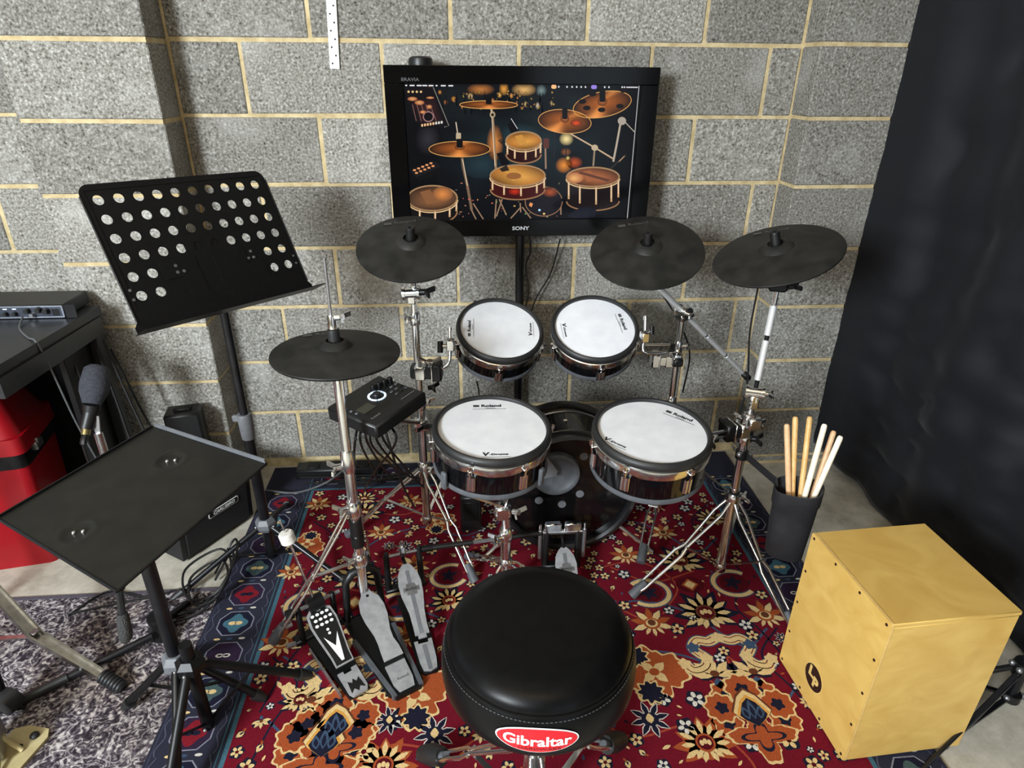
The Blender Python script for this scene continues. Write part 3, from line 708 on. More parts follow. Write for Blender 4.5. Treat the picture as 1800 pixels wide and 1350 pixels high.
# ---------------------------------------------------------------- white perforated strip on the wall
st = thing('perforated_strip', 'white perforated metal strip hanging on the block wall above the television', 'strip', (0.308, 0, 1.75))
fr = frame((0.306, -0.004, 1.76), (1, 0, -0.05), (0, -1, 0))
sb = MB(); hw, hl, hr = 0.0148, 0.232, 0.0032; hy = -hl + 0.012
seg = []; y = -hl
holes = [(-0.006 + 0.012 * (k % 2), -hl + 0.015 + 0.0235 * k) for k in range(19)]
for k, (hx, hyy) in enumerate(holes):
    ya = -hl if k == 0 else (holes[k - 1][1] + hyy) / 2; yb = hl if k == len(holes) - 1 else (hyy + holes[k + 1][1]) / 2
    rim = [(hw, yb), (hx, yb), (-hw, yb), (-hw, hyy), (-hw, ya), (hx, ya), (hw, ya), (hw, hyy)]
    hole = [(hx + hr * math.cos(t * math.pi / 4), hyy + hr * math.sin(t * math.pi / 4)) for t in (1, 2, 3, 4, 5, 6, 7, 0)]
    pts = [fr @ V((a, b, 0.0012)) for a, b in rim + hole]
    sb.add(pts, [(i, (i + 1) % 8, 8 + (i + 1) % 8, 8 + i) for i in range(8)])
    sb.add([fr @ V((a, b, z)) for z in (0.0012, 0) for a, b in hole], [(i, (i + 1) % 8, 8 + (i + 1) % 8, 8 + i) for i in range(8)])
sb.box(fr, (-hw, 0, -0.001), (0.0012, hl * 2, 0.006)); sb.box(fr, (hw, 0, -0.001), (0.0012, hl * 2, 0.006)); sb.box(fr, (0, -hl, -0.001), (hw * 2, 0.0012, 0.006))
sb.build('strip', WHITE, st, smooth=0)
hb = MB()
for hx, hyy in holes: hb.cyl(fr @ V((hx, hyy, -0.002)), fr @ V((hx, hyy, 0.0004)), hr * 1.1, seg=8)
hb.build('hole_back', BLACKM, st, smooth=0, kind='stuff')

# ---------------------------------------------------------------- television and its stand
TVL, TVR, TVT, TVB, TVY = 0.464, 1.34, 1.541, 1.008, -0.15
tv = thing('television', 'black flat television showing a picture of a drum kit lit in orange', 'television', (0.902, TVY + 0.03, TVB))
fb = MB()
TF = frame((0, TVY, 0), (1, 0, 0), (0, -1, 0))     # local x right, y up, z towards the room
SL, SR, ST, SB_ = 0.523, 1.282, 1.489, 1.066
for x0, x1, z0, z1 in ((TVL, TVR, ST, TVT), (TVL, TVR, TVB, SB_), (TVL, SL, SB_, ST), (SR, TVR, SB_, ST)):
    fb.box(ID, ((x0 + x1) / 2, TVY + 0.012, (z0 + z1) / 2), (x1 - x0, 0.024, z1 - z0), 0.002)
fb.build('bezel', PIANO, tv)
MB().box(ID, ((TVL + TVR) / 2, TVY + 0.052, (TVT + TVB) / 2), (0.83, 0.07, 0.49), 0.02).build('back_cover', PLASTIC, tv)
MB().box(ID, ((SL + SR) / 2, TVY + 0.010, (ST + SB_) / 2), (SR - SL + 0.004, 0.008, ST - SB_ + 0.004)).build('screen', mat('screen_glass', srgb(4, 4, 5), 0.1, noise=srgb(6, 6, 7), nscale=5), tv, smooth=0)
def scr(x, y, z):
    v = (y - 105) / 945; lx = 62 + 56 * v; rx_ = 1716 - 78 * v
    u = (x - lx) / (rx_ - lx); u = min(1, max(0, u)); v = min(1, max(0, v))
    return (SL + u * (SR - SL), TVY + 0.0055 - z, ST - v * (ST - SB_))
S = Canvas(scr, 0.00003)
def c8(r, g, b): return srgb(r, g, b)
BLK = c8(4, 5, 8)
# background: dark teal dusk with a glow band of lights near the top
NX, NY = 34, 22
def bgc(u, v):
    t = math.exp(-((v - 0.12) / 0.16) ** 2); m_ = math.exp(-((v - 0.5) / 0.25) ** 2) * math.exp(-((u - 0.52) / 0.33) ** 2)
    n_ = 0.5 + 0.5 * mnoise.noise(V((u * 9, v * 9, 2.2)))
    g = (3 + 24 * t * n_ + 34 * m_ * n_, 4 + 30 * t * n_ + 66 * m_ * n_, 7 + 28 * t * n_ + 70 * m_ * n_)
    k = 0.35 if u < 0.14 or u > 0.9 else 1.0
    return c8(*[q * k for q in g])
for i in range(NX):
    for j in range(NY):
        q = [(i / NX, j / NY), ((i + 1) / NX, j / NY), ((i + 1) / NX, (j + 1) / NY), (i / NX, (j + 1) / NY)]
        S.quad([(62 + 56 * v + u * (1654 - 134 * v), 105 + 945 * v) for u, v in q], [bgc(*t) for t in q], 0)
def glow(x, y, rx_, ry_, c, z=1, edge=None, n=20): S.fan((x, y), ell(x, y, rx_, ry_, n), c, edge or bgc((x - 62) / 1650, (y - 105) / 945), z)
for x, y, a, b, c in ((590, 140, 100, 40, c8(190, 120, 60)), (750, 135, 34, 46, c8(230, 160, 70)), (890, 140, 90, 44, c8(230, 180, 110)), (1010, 145, 40, 40, c8(120, 140, 140)), (240, 145, 26, 22, c8(220, 130, 60)),
                      (310, 160, 14, 16, c8(220, 140, 60)), (405, 205, 20, 22, c8(220, 150, 60)), (350, 225, 16, 18, c8(180, 110, 50)), (905, 235, 18, 22, c8(230, 190, 130)), (985, 245, 16, 26, c8(220, 200, 170)), (1080, 230, 14, 18, c8(200, 170, 120)),
                      (720, 175, 18, 22, c8(240, 180, 90)), (520, 185, 22, 26, c8(230, 190, 130)), (800, 180, 18, 20, c8(230, 160, 80)),
                      (690, 500, 60, 130, c8(220, 140, 70)), (1187, 470, 52, 48, c8(255, 232, 160)), (1185, 560, 40, 30, c8(150, 90, 50)), (1170, 655, 60, 60, c8(230, 140, 50)), (1245, 635, 60, 45, c8(190, 80, 30)), (1198, 605, 18, 18, c8(255, 220, 130)),
                      (860, 450, 160, 90, c8(40, 66, 74)), (600, 650, 150, 100, c8(34, 54, 62)), (230, 470, 90, 120, c8(46, 46, 52)), (940, 940, 40, 40, c8(220, 140, 80))): glow(x, y, a, b, c)
rs = random.Random(4)
for k in range(90):
    x = rs.uniform(280, 1100); y = rs.uniform(150, 260) + 20 * rs.random(); h_ = rs.uniform(10, 60)
    S.poly([(x - 5, y + h_), (x, y - h_ * 0.4), (x + 6, y + h_)], c8(8, 14, 18), 1.5)
for k in range(60):
    x = rs.uniform(450, 1100); y = rs.uniform(150, 270); a = rs.uniform(3, 8); glow(x, y, a, a * 1.2, c8(220, rs.uniform(130, 190), 80), 1.6)
# menu bar
for x in (82, 122, 170, 208, 250, 288, 334, 385): S.poly(rrect(34 if x not in (82, 288) else 14, 9, 3, 2, x, 118), c8(226, 226, 228), 2)
for x, w_ in ((1098, 36), (1380, 40)): S.poly(rrect(w_, 26, 10, 3, x, 120), c8(250, 190, 130) if x < 1200 else c8(150, 130, 220), 2)
for x in (1132, 1190, 1226, 1258, 1290, 1320, 1456, 1486, 1580, 1596): S.poly(ell(x, 120, 6, 7, 8), c8(216, 216, 218), 2)
S.poly(rrect(84, 9, 3, 2, 1650, 120), c8(196, 196, 200), 2)
def hw_line(pts, w_, c=c8(176, 160, 140), z=3): S.line(pts, w_, c, z)
# stands
hw_line([(660, 260), (672, 300), (690, 560), (700, 760)], 16, c8(150, 120, 90)); hw_line([(664, 270), (690, 660)], 4, c8(240, 220, 190), 4); S.poly(ell(672, 305, 20, 22, 14), c8(170, 150, 120), 4); S.poly(ell(672, 306, 10, 11, 12), c8(40, 30, 24), 5)
hw_line([(462, 600), (474, 680), (500, 800), (530, 980)], 18, c8(120, 96, 74)); hw_line([(466, 610), (500, 800)], 4, c8(240, 220, 190), 4)
hw_line([(420, 355), (440, 480)], 8, c8(200, 184, 160)); S.poly(rrect(34, 44, 6, 3, 438, 450), c8(190, 170, 140), 4)
hw_line([(1105, 430), (1100, 600)], 10, c8(34, 34, 36)); hw_line([(1185, 510), (1185, 600)], 8, c8(34, 34, 36))
hw_line([(1200, 425), (1390, 530), (1520, 610)], 12, c8(160, 130, 100)); hw_line([(1204, 424), (1520, 606)], 3, c8(244, 224, 190), 4)
hw_line([(1570, 360), (1545, 500), (1520, 630)], 14, c8(180, 166, 148)); hw_line([(1388, 530), (1378, 660)], 12, c8(150, 130, 106)); S.poly(ell(1388, 530, 24, 22, 14), c8(190, 170, 140), 4)
S.poly(ell(1580, 345, 30, 28, 16), c8(170, 160, 146), 4); hw_line([(1600, 350), (1670, 420)], 7, c8(170, 160, 146)); hw_line([(1040, 520), (1044, 680)], 12, c8(150, 120, 100)); S.poly(rrect(40, 70, 8, 3, 1046, 500), c8(90, 50, 44), 4)
hw_line([(1700, 110), (1620, 1050)], 5, c8(190, 190, 190), 4); hw_line([(1500, 680), (1610, 580)], 12, c8(44, 40, 38), 8); hw_line([(1560, 630), (1600, 590)], 6, c8(190, 150, 110), 9)
for a, b in (((700, 900), (690, 1045)), ((740, 900), (700, 1030)), ((720, 900), (770, 1020)), ((540, 930), (610, 1050)), ((520, 960), (560, 1050)), ((870, 960), (800, 1045)), ((880, 960), (940, 1046)), ((865, 930), (870, 1000)), ((1150, 880), (1150, 1020))): hw_line([a, b], 9, c8(150, 120, 96), 3)
# cymbals: radial fans with bright and dark wedges
def cym(cx, cy, rx_, ry_, lit, rotn=0.0, z=6):
    e = ell(cx, cy, rx_, ry_, 48, rotn); cols = []
    for k in range(48):
        t = 2 * math.pi * k / 48; w_ = max(math.exp(-(((t - lit + math.pi) % (2 * math.pi) - math.pi) / 0.42) ** 2), 0.75 * math.exp(-(((t - lit - 3.3 + math.pi) % (2 * math.pi) - math.pi) / 0.3) ** 2))
        cols.append(c8(36 + 214 * w_, 20 + 140 * w_, 10 + 70 * w_))
    S.fan((cx, cy - ry_ * 0.2), e, c8(176, 96, 36), cols, z); S.line(e + [e[0]], 5, c8(220, 160, 90), z + 1)
    S.fan((cx, cy - ry_ * 0.35), ell(cx, cy - ry_ * 0.25, rx_ * 0.17, ry_ * 0.36, 18, rotn), c8(190, 110, 50), c8(90, 50, 22), z + 2)
    S.poly(rrect(rx_ * 0.2, ry_ * 0.5 + 34, 6, 2, cx, cy - ry_ * 0.5 - 14), c8(10, 8, 8), z + 3)
cym(646, 240, 200, 26, 1.55); cym(446, 540, 210, 54, 1.6); cym(1176, 350, 186, 80, 2.0, 0.08); cym(1440, 235, 208, 84, 1.9, -0.18)
for x, y in ((1300, 215), (1330, 258), (1435, 270), (1565, 245), (1590, 140), (1370, 165)): S.poly(ell(x, y, 27, 16, 16), c8(18, 10, 8), 10)
glow(1255, 360, 40, 24, c8(230, 80, 30), 9, c8(90, 44, 20))
# drums
def drum(cx, cy, rx_, ry_, h_, c1, c2, shell, z=12, hot=None):
    low = [(cx + rx_ * math.cos(t), cy + h_ + ry_ * math.sin(t)) for t in [math.pi * k / 24 for k in range(25)]]
    S.poly([(cx - rx_, cy)] + low[::-1] + [(cx + rx_, cy)], shell, z)
    if hot: glow(cx + hot[0], cy + ry_ + h_ * 0.4, 50, h_ * 0.3, c8(200, 50, 20), z + 1, shell)
    S.line(low, 10, c8(150, 110, 76), z + 2)
    e = ell(cx, cy, rx_, ry_, 40)
    S.fan((cx + rx_ * 0.2, cy + ry_ * .1), e, c1, [tuple(q * (0.25 + 0.6 * (0.5 + 0.5 * math.sin(2 * math.pi * k / 40 * 2 + cx))) for q in c2[:3]) for k in range(40)], z + 3)
    S.poly(xf((cx, cy), 1, 0, [(-rx_ * .5, -ry_ * .5), (-rx_ * .1, -ry_ * .7), (rx_ * .2, ry_ * .3), (-rx_ * .2, ry_ * .5)]), tuple(q * .8 for q in c1[:3]), z + 3.5)
    S.line(e + [e[0]], 11, c8(166, 130, 92), z + 4); S.line([(cx + rx_ * 1.02 * math.cos(t), cy + 14 + ry_ * math.sin(t)) for t in [math.pi * k / 24 for k in range(25)]], 8, c8(226, 190, 140), z + 4)
    for q in (-0.92, -0.5, 0.12, 0.7, 0.97):
        x = cx + rx_ * q; y = cy + ry_ * math.sqrt(max(0, 1 - q * q)); S.line([(x, y + 6), (x, y + h_ * 0.75)], 13, c8(200, 160, 116), z + 5); S.line([(x, y + 10), (x, y + h_ * 0.6)], 4, c8(250, 230, 200), z + 6)
S.poly(ell(1030, 920, 130, 110, 30), c8(20, 16, 24), 5); S.line(ell(1030, 920, 130, 110, 30), 6, c8(150, 110, 80), 6); glow(1075, 850, 60, 40, c8(170, 80, 40), 6, c8(24, 18, 24)); S.poly(ell(1000, 984, 9, 9, 10), c8(170, 220, 250), 7); S.poly(ell(1032, 1012, 8, 8, 10), c8(240, 200, 120), 7); S.poly([(935, 925), (955, 935), (945, 962), (926, 948)], c8(230, 150, 90), 7)
S.poly([(776, 380), (800, 330), (830, 350), (856, 410), (800, 430)], c8(12, 12, 16), 8); S.line([(800, 330), (846, 400)], 5, c8(200, 200, 200), 9)
drum(888, 482, 122, 62, 95, c8(226, 160, 72), c8(190, 120, 50), c8(42, 12, 10)); drum(848, 728, 190, 76, 100, c8(226, 164, 78), c8(196, 126, 54), c8(62, 12, 10), 20, (-20, 0))
drum(1376, 740, 186, 70, 180, c8(176, 104, 62), c8(120, 70, 46), c8(26, 18, 18), 20); S.fan((1240, 750), ell(1250, 745, 60, 40, 16), c8(240, 180, 110), c8(170, 100, 60), 24); S.poly([(1290, 700), (1500, 760), (1480, 775), (1270, 712)], c8(96, 56, 40), 24.5)
S.poly(ell(820, 730, 52, 24, 20), c8(150, 96, 52), 24.5); drum(260, 890, 170, 92, 100, c8(150, 100, 62), c8(84, 60, 44), c8(14, 10, 10), 20); glow(330, 860, 70, 56, c8(226, 140, 70), 24.5, c8(130, 86, 54))
S.poly([(700, 570), (740, 560), (790, 640), (740, 660)], c8(10, 10, 14), 18); S.poly([(720, 680), (770, 650), (790, 690), (740, 700)], c8(44, 34, 26), 25)
# poster on the music stand, pads at the left
S.poly([(66, 130), (265, 128), (372, 380), (190, 400), (120, 300)], c8(16, 13, 14), 3); S.line([(265, 128), (372, 380), (340, 390)], 4, c8(150, 146, 140), 4)
for k in range(4): S.poly(ell(98 + 28 * k, 158, 8, 8, 10), c8(226, 190, 130), 5)
S.fan((230, 300), [(110, 210), (280, 200), (330, 350), (180, 370)], c8(60, 34, 34), c8(26, 14, 16), 4.5)
for x, y, a, b in ((124, 204, 34, 14), (172, 228, 34, 16), (245, 196, 28, 8), (238, 255, 20, 14), (195, 290, 22, 12)): S.fan((x, y), ell(x, y, a, b, 14), c8(230, 170, 110), c8(150, 80, 50), 6)
S.poly(ell(232, 320, 38, 36, 18), c8(160, 120, 120), 6); S.poly(ell(232, 320, 31, 29, 18), c8(14, 10, 14), 7)
for k in range(5): hw_line([(124 + 30 * k, 240), (150 + 34 * k, 350)], 4, c8(140, 96, 90), 5)
for k in range(8): S.poly(rrect(13, 18, 4, 2, 190 + 19 * k, 378 - 3 * k), c8(236, 190, 140) if k < 5 else c8(220, 216, 210), 8)
S.poly([(110, 690), (270, 620), (320, 660), (150, 740)], c8(22, 20, 22), 5); S.poly([(150, 740), (320, 660), (318, 800), (300, 800), (290, 720), (170, 770)], c8(8, 8, 9), 5)
for r_ in range(2):
    for k in range(5): S.poly(rrect(20, 13, 4, 2, 138 + r_ * 14 + 28 * k, 686 + r_ * 20 - 12 * k), c8(226, 150, 96), 6)
for k in range(60):
    x = rs.uniform(420, 1140); y = rs.uniform(780, 1040); S.poly(ell(x, y, rs.uniform(3, 9), rs.uniform(2, 7), 7), c8(rs.uniform(90, 220), rs.uniform(70, 160), 90), 4)
S.poly([(1190, 1030), (1260, 980), (1330, 955), (1400, 985), (1390, 1040), (1240, 1048)], c8(22, 24, 36), 30)
S.build('picture', vcol_mat('screen_picture', 0.12, emission=1.0, spec=0.12), tv, (0, -1, 0))
lettering('SONY', TF @ Matrix.Translation(((0.8975, -0.15, 1.034)[0], 1.0345, 0.0004)), 0.0175, mat('silver_print', srgb(190, 190, 192), 0.4, noise=srgb(180, 180, 182), nscale=50), tv, 'logo', bold=0.0004, sx=1.25)
lettering('BRAVIA', TF @ Matrix.Translation((0.545, 1.5, 0.0004)), 0.014, mat('dim_print', srgb(84, 84, 86), 0.4, noise=srgb(78, 78, 80), nscale=50), tv, 'logo', sx=1.2)
tcap = MB().lathe(frame((0.578, TVY + 0.05, TVT - 0.004)), [(0, 0.030), (0.026, 0.029), (0.036, 0.024), (0.039, 0.012), (0.038, 0.0), (0, 0.0)], 24)
tag(tcap.build('round_device', PLASTIC), 'small black round device sitting on the top left edge of the television', 'device')
ts = thing('television_stand', 'black pole stand holding up the television by the wall', 'stand', (0.905, -0.07, 0))
MB().cyl((0.905, -0.06, 0.02), (0.905, -0.06, 1.2), 0.0165, seg=18).build('pole', SATIN, ts)
MB().box(ID, (0.905, -0.075, 1.2), (0.3, 0.02, 0.2), 0.004).build('bracket', BLACKM, ts)
MB().box(ID, (0.905, -0.13, 0.02), (0.5, 0.18, 0.024), 0.008).build('base', BLACKM, ts)
MB().tube(curve([(0.935, -0.06, 1.02), (0.945, -0.05, 0.93), (0.93, -0.04, 0.87), (0.94, -0.05, 0.76), (0.9, -0.035, 0.6)], 8), 0.003, 6).build('power_cord', CABLE, ts)
MB().tube(curve([(1.054, -0.05, 0.9724), (1.026, -0.03, 0.8383), (0.9577, -0.03, 0.6921), (0.9512, -0.03, 0.4626)], 8), 0.0028, 6).build('signal_cord', CABLE, ts)

# ---------------------------------------------------------------- drum pads
def drum_pad(name, label, c, n, Ro, depth, lugs, lug_len, marks, group=None, cat='drum'):
    c = V(c); F = frame(c, (1, 0, 0), n)
    t = thing(name, label, cat, c - V(n).normalized() * depth, group)
    r = Ro
    MB().lathe(F, [(r * .90, -.012), (r * .90, -.002), (r * .912, .003), (r * .95, .005), (r * .988, .001), (r, -.006), (r, -.014), (r * .98, -.019), (r * .91, -.019)], 64, closed=True).build('rubber_hoop', RUBBER, t, smooth=50)
    hd = MB().lathe(F, [(0, -.0055), (r * .905, -.006), (r * .905, -.010), (0, -.010)], 48).build('head', HEAD, t, smooth=30)
    # pressed steel hoop, dipping between the lugs
    SEG = 96; mb = MB(); rows = []
    for rr, zz, dip in ((r * .965, -.017, 0), (r * 1.0, -.020, 0), (r * 1.004, -.026, 0.0), (r * .992, -.044, 1), (r * .955, -.042, 1)):
        row = []
        for k in range(SEG):
            a = 2 * math.pi * k / SEG
            d = min(abs((a - math.radians(L_) + math.pi) % (2 * math.pi) - math.pi) for L_ in lugs)
            z = zz - dip * 0.007 * min(1, d / 0.25) + dip * 0.005
            row.append(F @ V((rr * math.cos(a), rr * math.sin(a), z)))
        rows.append(row)
    vs = [p for row in rows for p in row]
    fs = [(i * SEG + k, i * SEG + (k + 1) % SEG, ((i + 1) % 5) * SEG + (k + 1) % SEG, ((i + 1) % 5) * SEG + k) for i in range(5) for k in range(SEG)]
    mb.add(vs, fs).build('steel_hoop', CHROME, t, smooth=50)
    MB().lathe(F, [(r * .955, -.03), (r * .955, -depth + .008), (0, -depth + .008), (0, -.03)], 64).build('shell', GLOSS, t)
    MB().lathe(F, [(r * .90, -depth), (r * .965, -depth), (r * .985, -depth + .006), (r * .965, -depth + .016), (r * .90, -depth + .016)], 64, closed=True).build('bottom_ring', GREYR, t, smooth=50)
    for L_ in lugs:
        a = math.radians(L_); d = V((math.cos(a), math.sin(a), 0)); tn = V((-d.y, d.x, 0))
        M = F @ frame(d * (r * .985), tn, (0, 0, 1)); k = M
        g = MB()
        for sx in (-1, 1): g.cyl(k @ V((sx * .0055, 0, -.052)), k @ V((sx * .0055, 0, -.052 - lug_len)), 0.0075, seg=12)
        g.box(k, (0, .006, -.052 - lug_len / 2), (.018, .014, lug_len * .9), .003)
        lug = g.build('lug', CHROME, t)
        rod = MB().cyl(k @ V((0, -.012, -.018)), k @ V((0, -.006, -.056)), 0.0028, seg=8)
        rod.cyl(k @ V((0, -.0125, -.012)), k @ V((0, -.0115, -.022)), 0.0052, seg=8); rod.box(k, (0, -.006, -.031), (.016, .014, .006), .002)
        rod.build('tension_rod', CHROME, lug)
    for (txt, u, v, ang, sz, kind) in marks:
        M = F @ Matrix.Translation((u * r, v * r, -.0052)) @ Matrix.Rotation(math.radians(ang), 4, 'Z')
        if kind == 'R':
            lettering(txt, M @ Matrix.Translation((.006, 0, 0)), sz, INK, hd, 'logo', bold=sz * .035, sx=1.25, align='CENTER')
            g = MB()
            for q in (-1, 0, 1): g.box(M, (-sz * 2.25, q * sz * .22, 0), (sz * 1.0, sz * .16, .0004))
            g.box(M, (0, -sz * .95, 0), (sz * 5.8, sz * .07, .0004)); g.box(M, (sz * .2, -sz * .72, 0), (sz * 1.6, sz * .08, .0004)); g.build('logo_bars', INK, hd, smooth=0)
        else:
            lettering('V', M @ Matrix.Translation((-sz * 1.9, 0, 0)), sz * 1.35, INK, hd, 'logo', bold=sz * .06, sx=1.3, shear=.15)
            lettering(txt, M @ Matrix.Translation((sz * .5, -.001, 0)), sz * .62, INK, hd, 'logo', bold=sz * .03, sx=1.75)
            MB().box(M, (0, -sz * .8, 0), (sz * 5.2, sz * .05, .0004)).build('logo_line', INK, hd, smooth=0)
    return t, F
SN = V((.04, -.085, 1)).normalized(); SNC = V((.759, -.873, .662))
drum_pad('snare_pad', 'lower left drum pad with white head, on the folding chrome stand', SNC, SN, .163, .125, (-112, -62, -172, 128, 8, 68), .044,
         (('Roland', -.02, .68, 2, .0165, 'R'), ('-Drums', .02, -.72, 2, .0145, 'V')), 'mesh head drum pads')
TN = V((0, -.10, 1)).normalized(); TNC = V((1.193, -.904, .653))
drum_pad('floor_tom_pad', 'large white-headed drum pad on the lower right, beside the ride stand', TNC, TN, .163, .13, (-127, -67, -172, 132, -7, 62), .044,
         (('Roland', .62, .40, -42, .0165, 'R'), ('-Drums', -.68, -.28, -42, .0145, 'V')), 'mesh head drum pads')
LN = V((.11, -.46, 1)).normalized(); LNC = V((.807, -.469, .789))
drum_pad('rack_tom_pad', 'small left rack drum pad tilted forward under the television', LNC, LN, .141, .105, (-92, -18, -162, 120, 50), .038,
         (('Roland', -.70, .02, 88, .0142, 'R'), ('-Drums', .70, .06, 88, .0125, 'V')), 'mesh head drum pads')
MN = V((-.04, -.51, 1)).normalized(); MNC = V((1.107, -.494, .797))
drum_pad('rack_tom_pad', 'small right rack drum pad tilted forward under the television', MNC, MN, .141, .105, (-88, -20, -160, 125, 55), .038,
         (('Roland', .66, .12, -82, .0142, 'R'), ('-Drums', -.68, -.03, -86, .0125, 'V')), 'mesh head drum pads')

# ---------------------------------------------------------------- cymbal pads
def cymbal_pad(name, label, c, n, Rr, lang, nut=True, group='cymbal pads', logo=True, hat=False):
    c = V(c); F = frame(c, (1, 0, 0), n); t = thing(name, label, 'cymbal', c, group)
    MB().lathe(F, [(Rr, 0), (Rr * .995, .0028), (Rr * .96, .004), (Rr * .62, .0125), (Rr * .33, .0185), (Rr * .27, .0205), (Rr * .21, .030), (Rr * .15, .0335), (.021, .034), (.020, .026), (0, .026), (0, -.004), (Rr * .3, .004), (Rr * .9, -.006), (Rr * .99, -.0035)], 96).build('pad', CYMB, t, smooth=30)
    MB().lathe(F, [(.045, -.004), (.043, -.016), (.032, -.024), (0, -.024), (0, -.004)], 32).build('sensor_cup', PLASTIC, t)
    if nut:
        MB().lathe(F, [(0, .064), (.004, .064), (.004, .067), (.011, .067), (.0125, .064), (.0125, .040), (.0135, .038), (.0135, .02), (0, .02)], 24).build('wing_nut_cap', PLASTIC, t)
    if logo:
        M = F @ Matrix.Rotation(math.radians(lang), 4, 'Z') @ Matrix.Translation((-.012, Rr * .74, .0106)) @ Matrix.Rotation(math.radians(-5), 4, 'X')
        lettering('Roland', M @ Matrix.Translation((.014, 0, 0)), .019, GREYINK, t, 'logo', sx=1.2)
        g = MB()
        for q in (-1, 0, 1): g.box(M, (-.036, q * .004, 0), (.022, .003, .0006))
        g.build('logo_bars', GREYINK, t, smooth=0)
    return F
LC, LNn = V((.551, -.596, 1.083)), V((.011, -.402, 1)).normalized()
cymbal_pad('crash_cymbal', 'black rubber crash cymbal left of the television, covering its lower left corner', LC, LNn, .1525, 12)
MC, MNn = V((1.23, -.565, 1.056)), V((-.153, -.443, 1)).normalized()
cymbal_pad('crash_cymbal', 'black rubber cymbal on the boom arm at the lower right corner of the television', MC, MNn, .165, 2)
RC, RNn = V((1.521, -.77, 1.097)), V((-.354, -.125, 1)).normalized()
cymbal_pad('ride_cymbal', 'black rubber ride cymbal at the far right, next to the curtain', RC, RNn, .165, -22)
HC = V((.382, -.944, .918)); HN = V((.027, .004, 1)).normalized()
cymbal_pad('hi_hat_cymbal', 'black rubber hi-hat pad on the left with a thin rod through it', HC, HN, .1525, 20, nut=False)

# ---------------------------------------------------------------- stand pieces
def rubber_foot(p, d, parent, r=.014, L_=.06, m=None):
    p = V(p); d = V(d).normalized()
    MB().tube([p - d * .004, p + d * L_ * .5, p + d * L_], [r * 1.15, r * 1.05, r * .75], 10).build('rubber_foot', m or GREYR, parent)
def braced_leg(top, knee, foot, gap, parent, w=.012, th=.004, knee_gap=None, m=CHROME, name='leg'):
    top, knee, foot = V(top), V(knee), V(foot); d = (foot - top); side = V((0, 0, 1)).cross(d).normalized()
    b = MB(); kg = knee_gap if knee_gap is not None else gap
    mid = top.lerp(knee, .25)
    for s_ in (-1, 1):
        pts = [top + side * s_ * .012, mid + side * s_ * gap, knee + side * s_ * kg, knee.lerp(foot, .5) + side * s_ * gap * .8, foot + side * s_ * .007]
        pts = [top + side * s_ * .010, mid + side * s_ * gap * .5, knee + side * s_ * .006, knee.lerp(foot, .14) + side * s_ * gap * .5, knee.lerp(foot, .80) + side * s_ * gap * .42, foot + side * s_ * .005]
        b.tube(pts, max(.0036, w * .38), 8)
    b.cyl(knee - side * .016, knee + side * .016, .0045, seg=8)
    lg = b.build(name, m, parent, smooth=60)
    rubber_foot(foot, top - foot, lg)
    return lg
def wing(p, axis, parent, s=1.0, m=CHROME, name='wing_nut'):
    p = V(p); ax = V(axis).normalized(); sd = ax.cross(V((0, 0, 1)))
    sd = sd.normalized() if sd.length > .1 else V((1, 0, 0))
    b = MB().cyl(p, p + ax * .018 * s, .007 * s, seg=10)
    for q in (-1, 1): b.bar(p + ax * .012 * s + sd * q * .004 * s, p + ax * .024 * s + sd * q * .024 * s, .010 * s, .0045 * s, ax.cross(sd))
    return b.build(name, m, parent)
def collar(p, ax, r, h_, parent, m=CHROME, name='collar'):
    ax = V(ax).normalized(); M = frame(p, (1, 0, 0), ax)
    return MB().lathe(M, [(0, -h_ / 2), (r, -h_ / 2), (r * 1.08, -h_ / 2 + .004), (r * 1.08, h_ / 2 - .006), (r * .9, h_ / 2), (0, h_ / 2)], 20).build(name, m, parent)
def tilter(p, parent, ax, m=CHROME):
    p = V(p); ax = V(ax).normalized()
    b = MB(); b.cyl(p - ax * .022, p + ax * .022, .017, seg=20); b.cyl(p - ax * .026, p - ax * .018, .021, seg=20); b.cyl(p + ax * .018, p + ax * .026, .021, seg=20)
    b.box(frame(p, ax), (0, 0, -.018), (.026, .026, .03), .004)
    o = b.build('tilter', m, parent)
    wing(p + ax * .026, ax, parent, 1.0)
    return o
def clamp_block(p, parent, xdir, m=PLASTIC, s=1.0, name='clamp'):
    M = frame(p, xdir); o = MB().box(M, (0, 0, 0), (.062 * s, .040 * s, .036 * s), .005).box(M, (.042 * s, 0, .002), (.028 * s, .048 * s, .05 * s), .005).build(name, m, parent)
    b = MB().box(M, (-.004, 0, .0), (.03 * s, .044 * s, .042 * s), .004); b.box(M, (.030 * s, -.001, 0), (.004, .052 * s, .054 * s), .001); b.build('clamp_plate', CHROME, o)
    return o, M
def pole(parent, p0, p1, r, name='tube', m=CHROME): return MB().cyl(p0, p1, r, seg=18).build(name, m, parent)

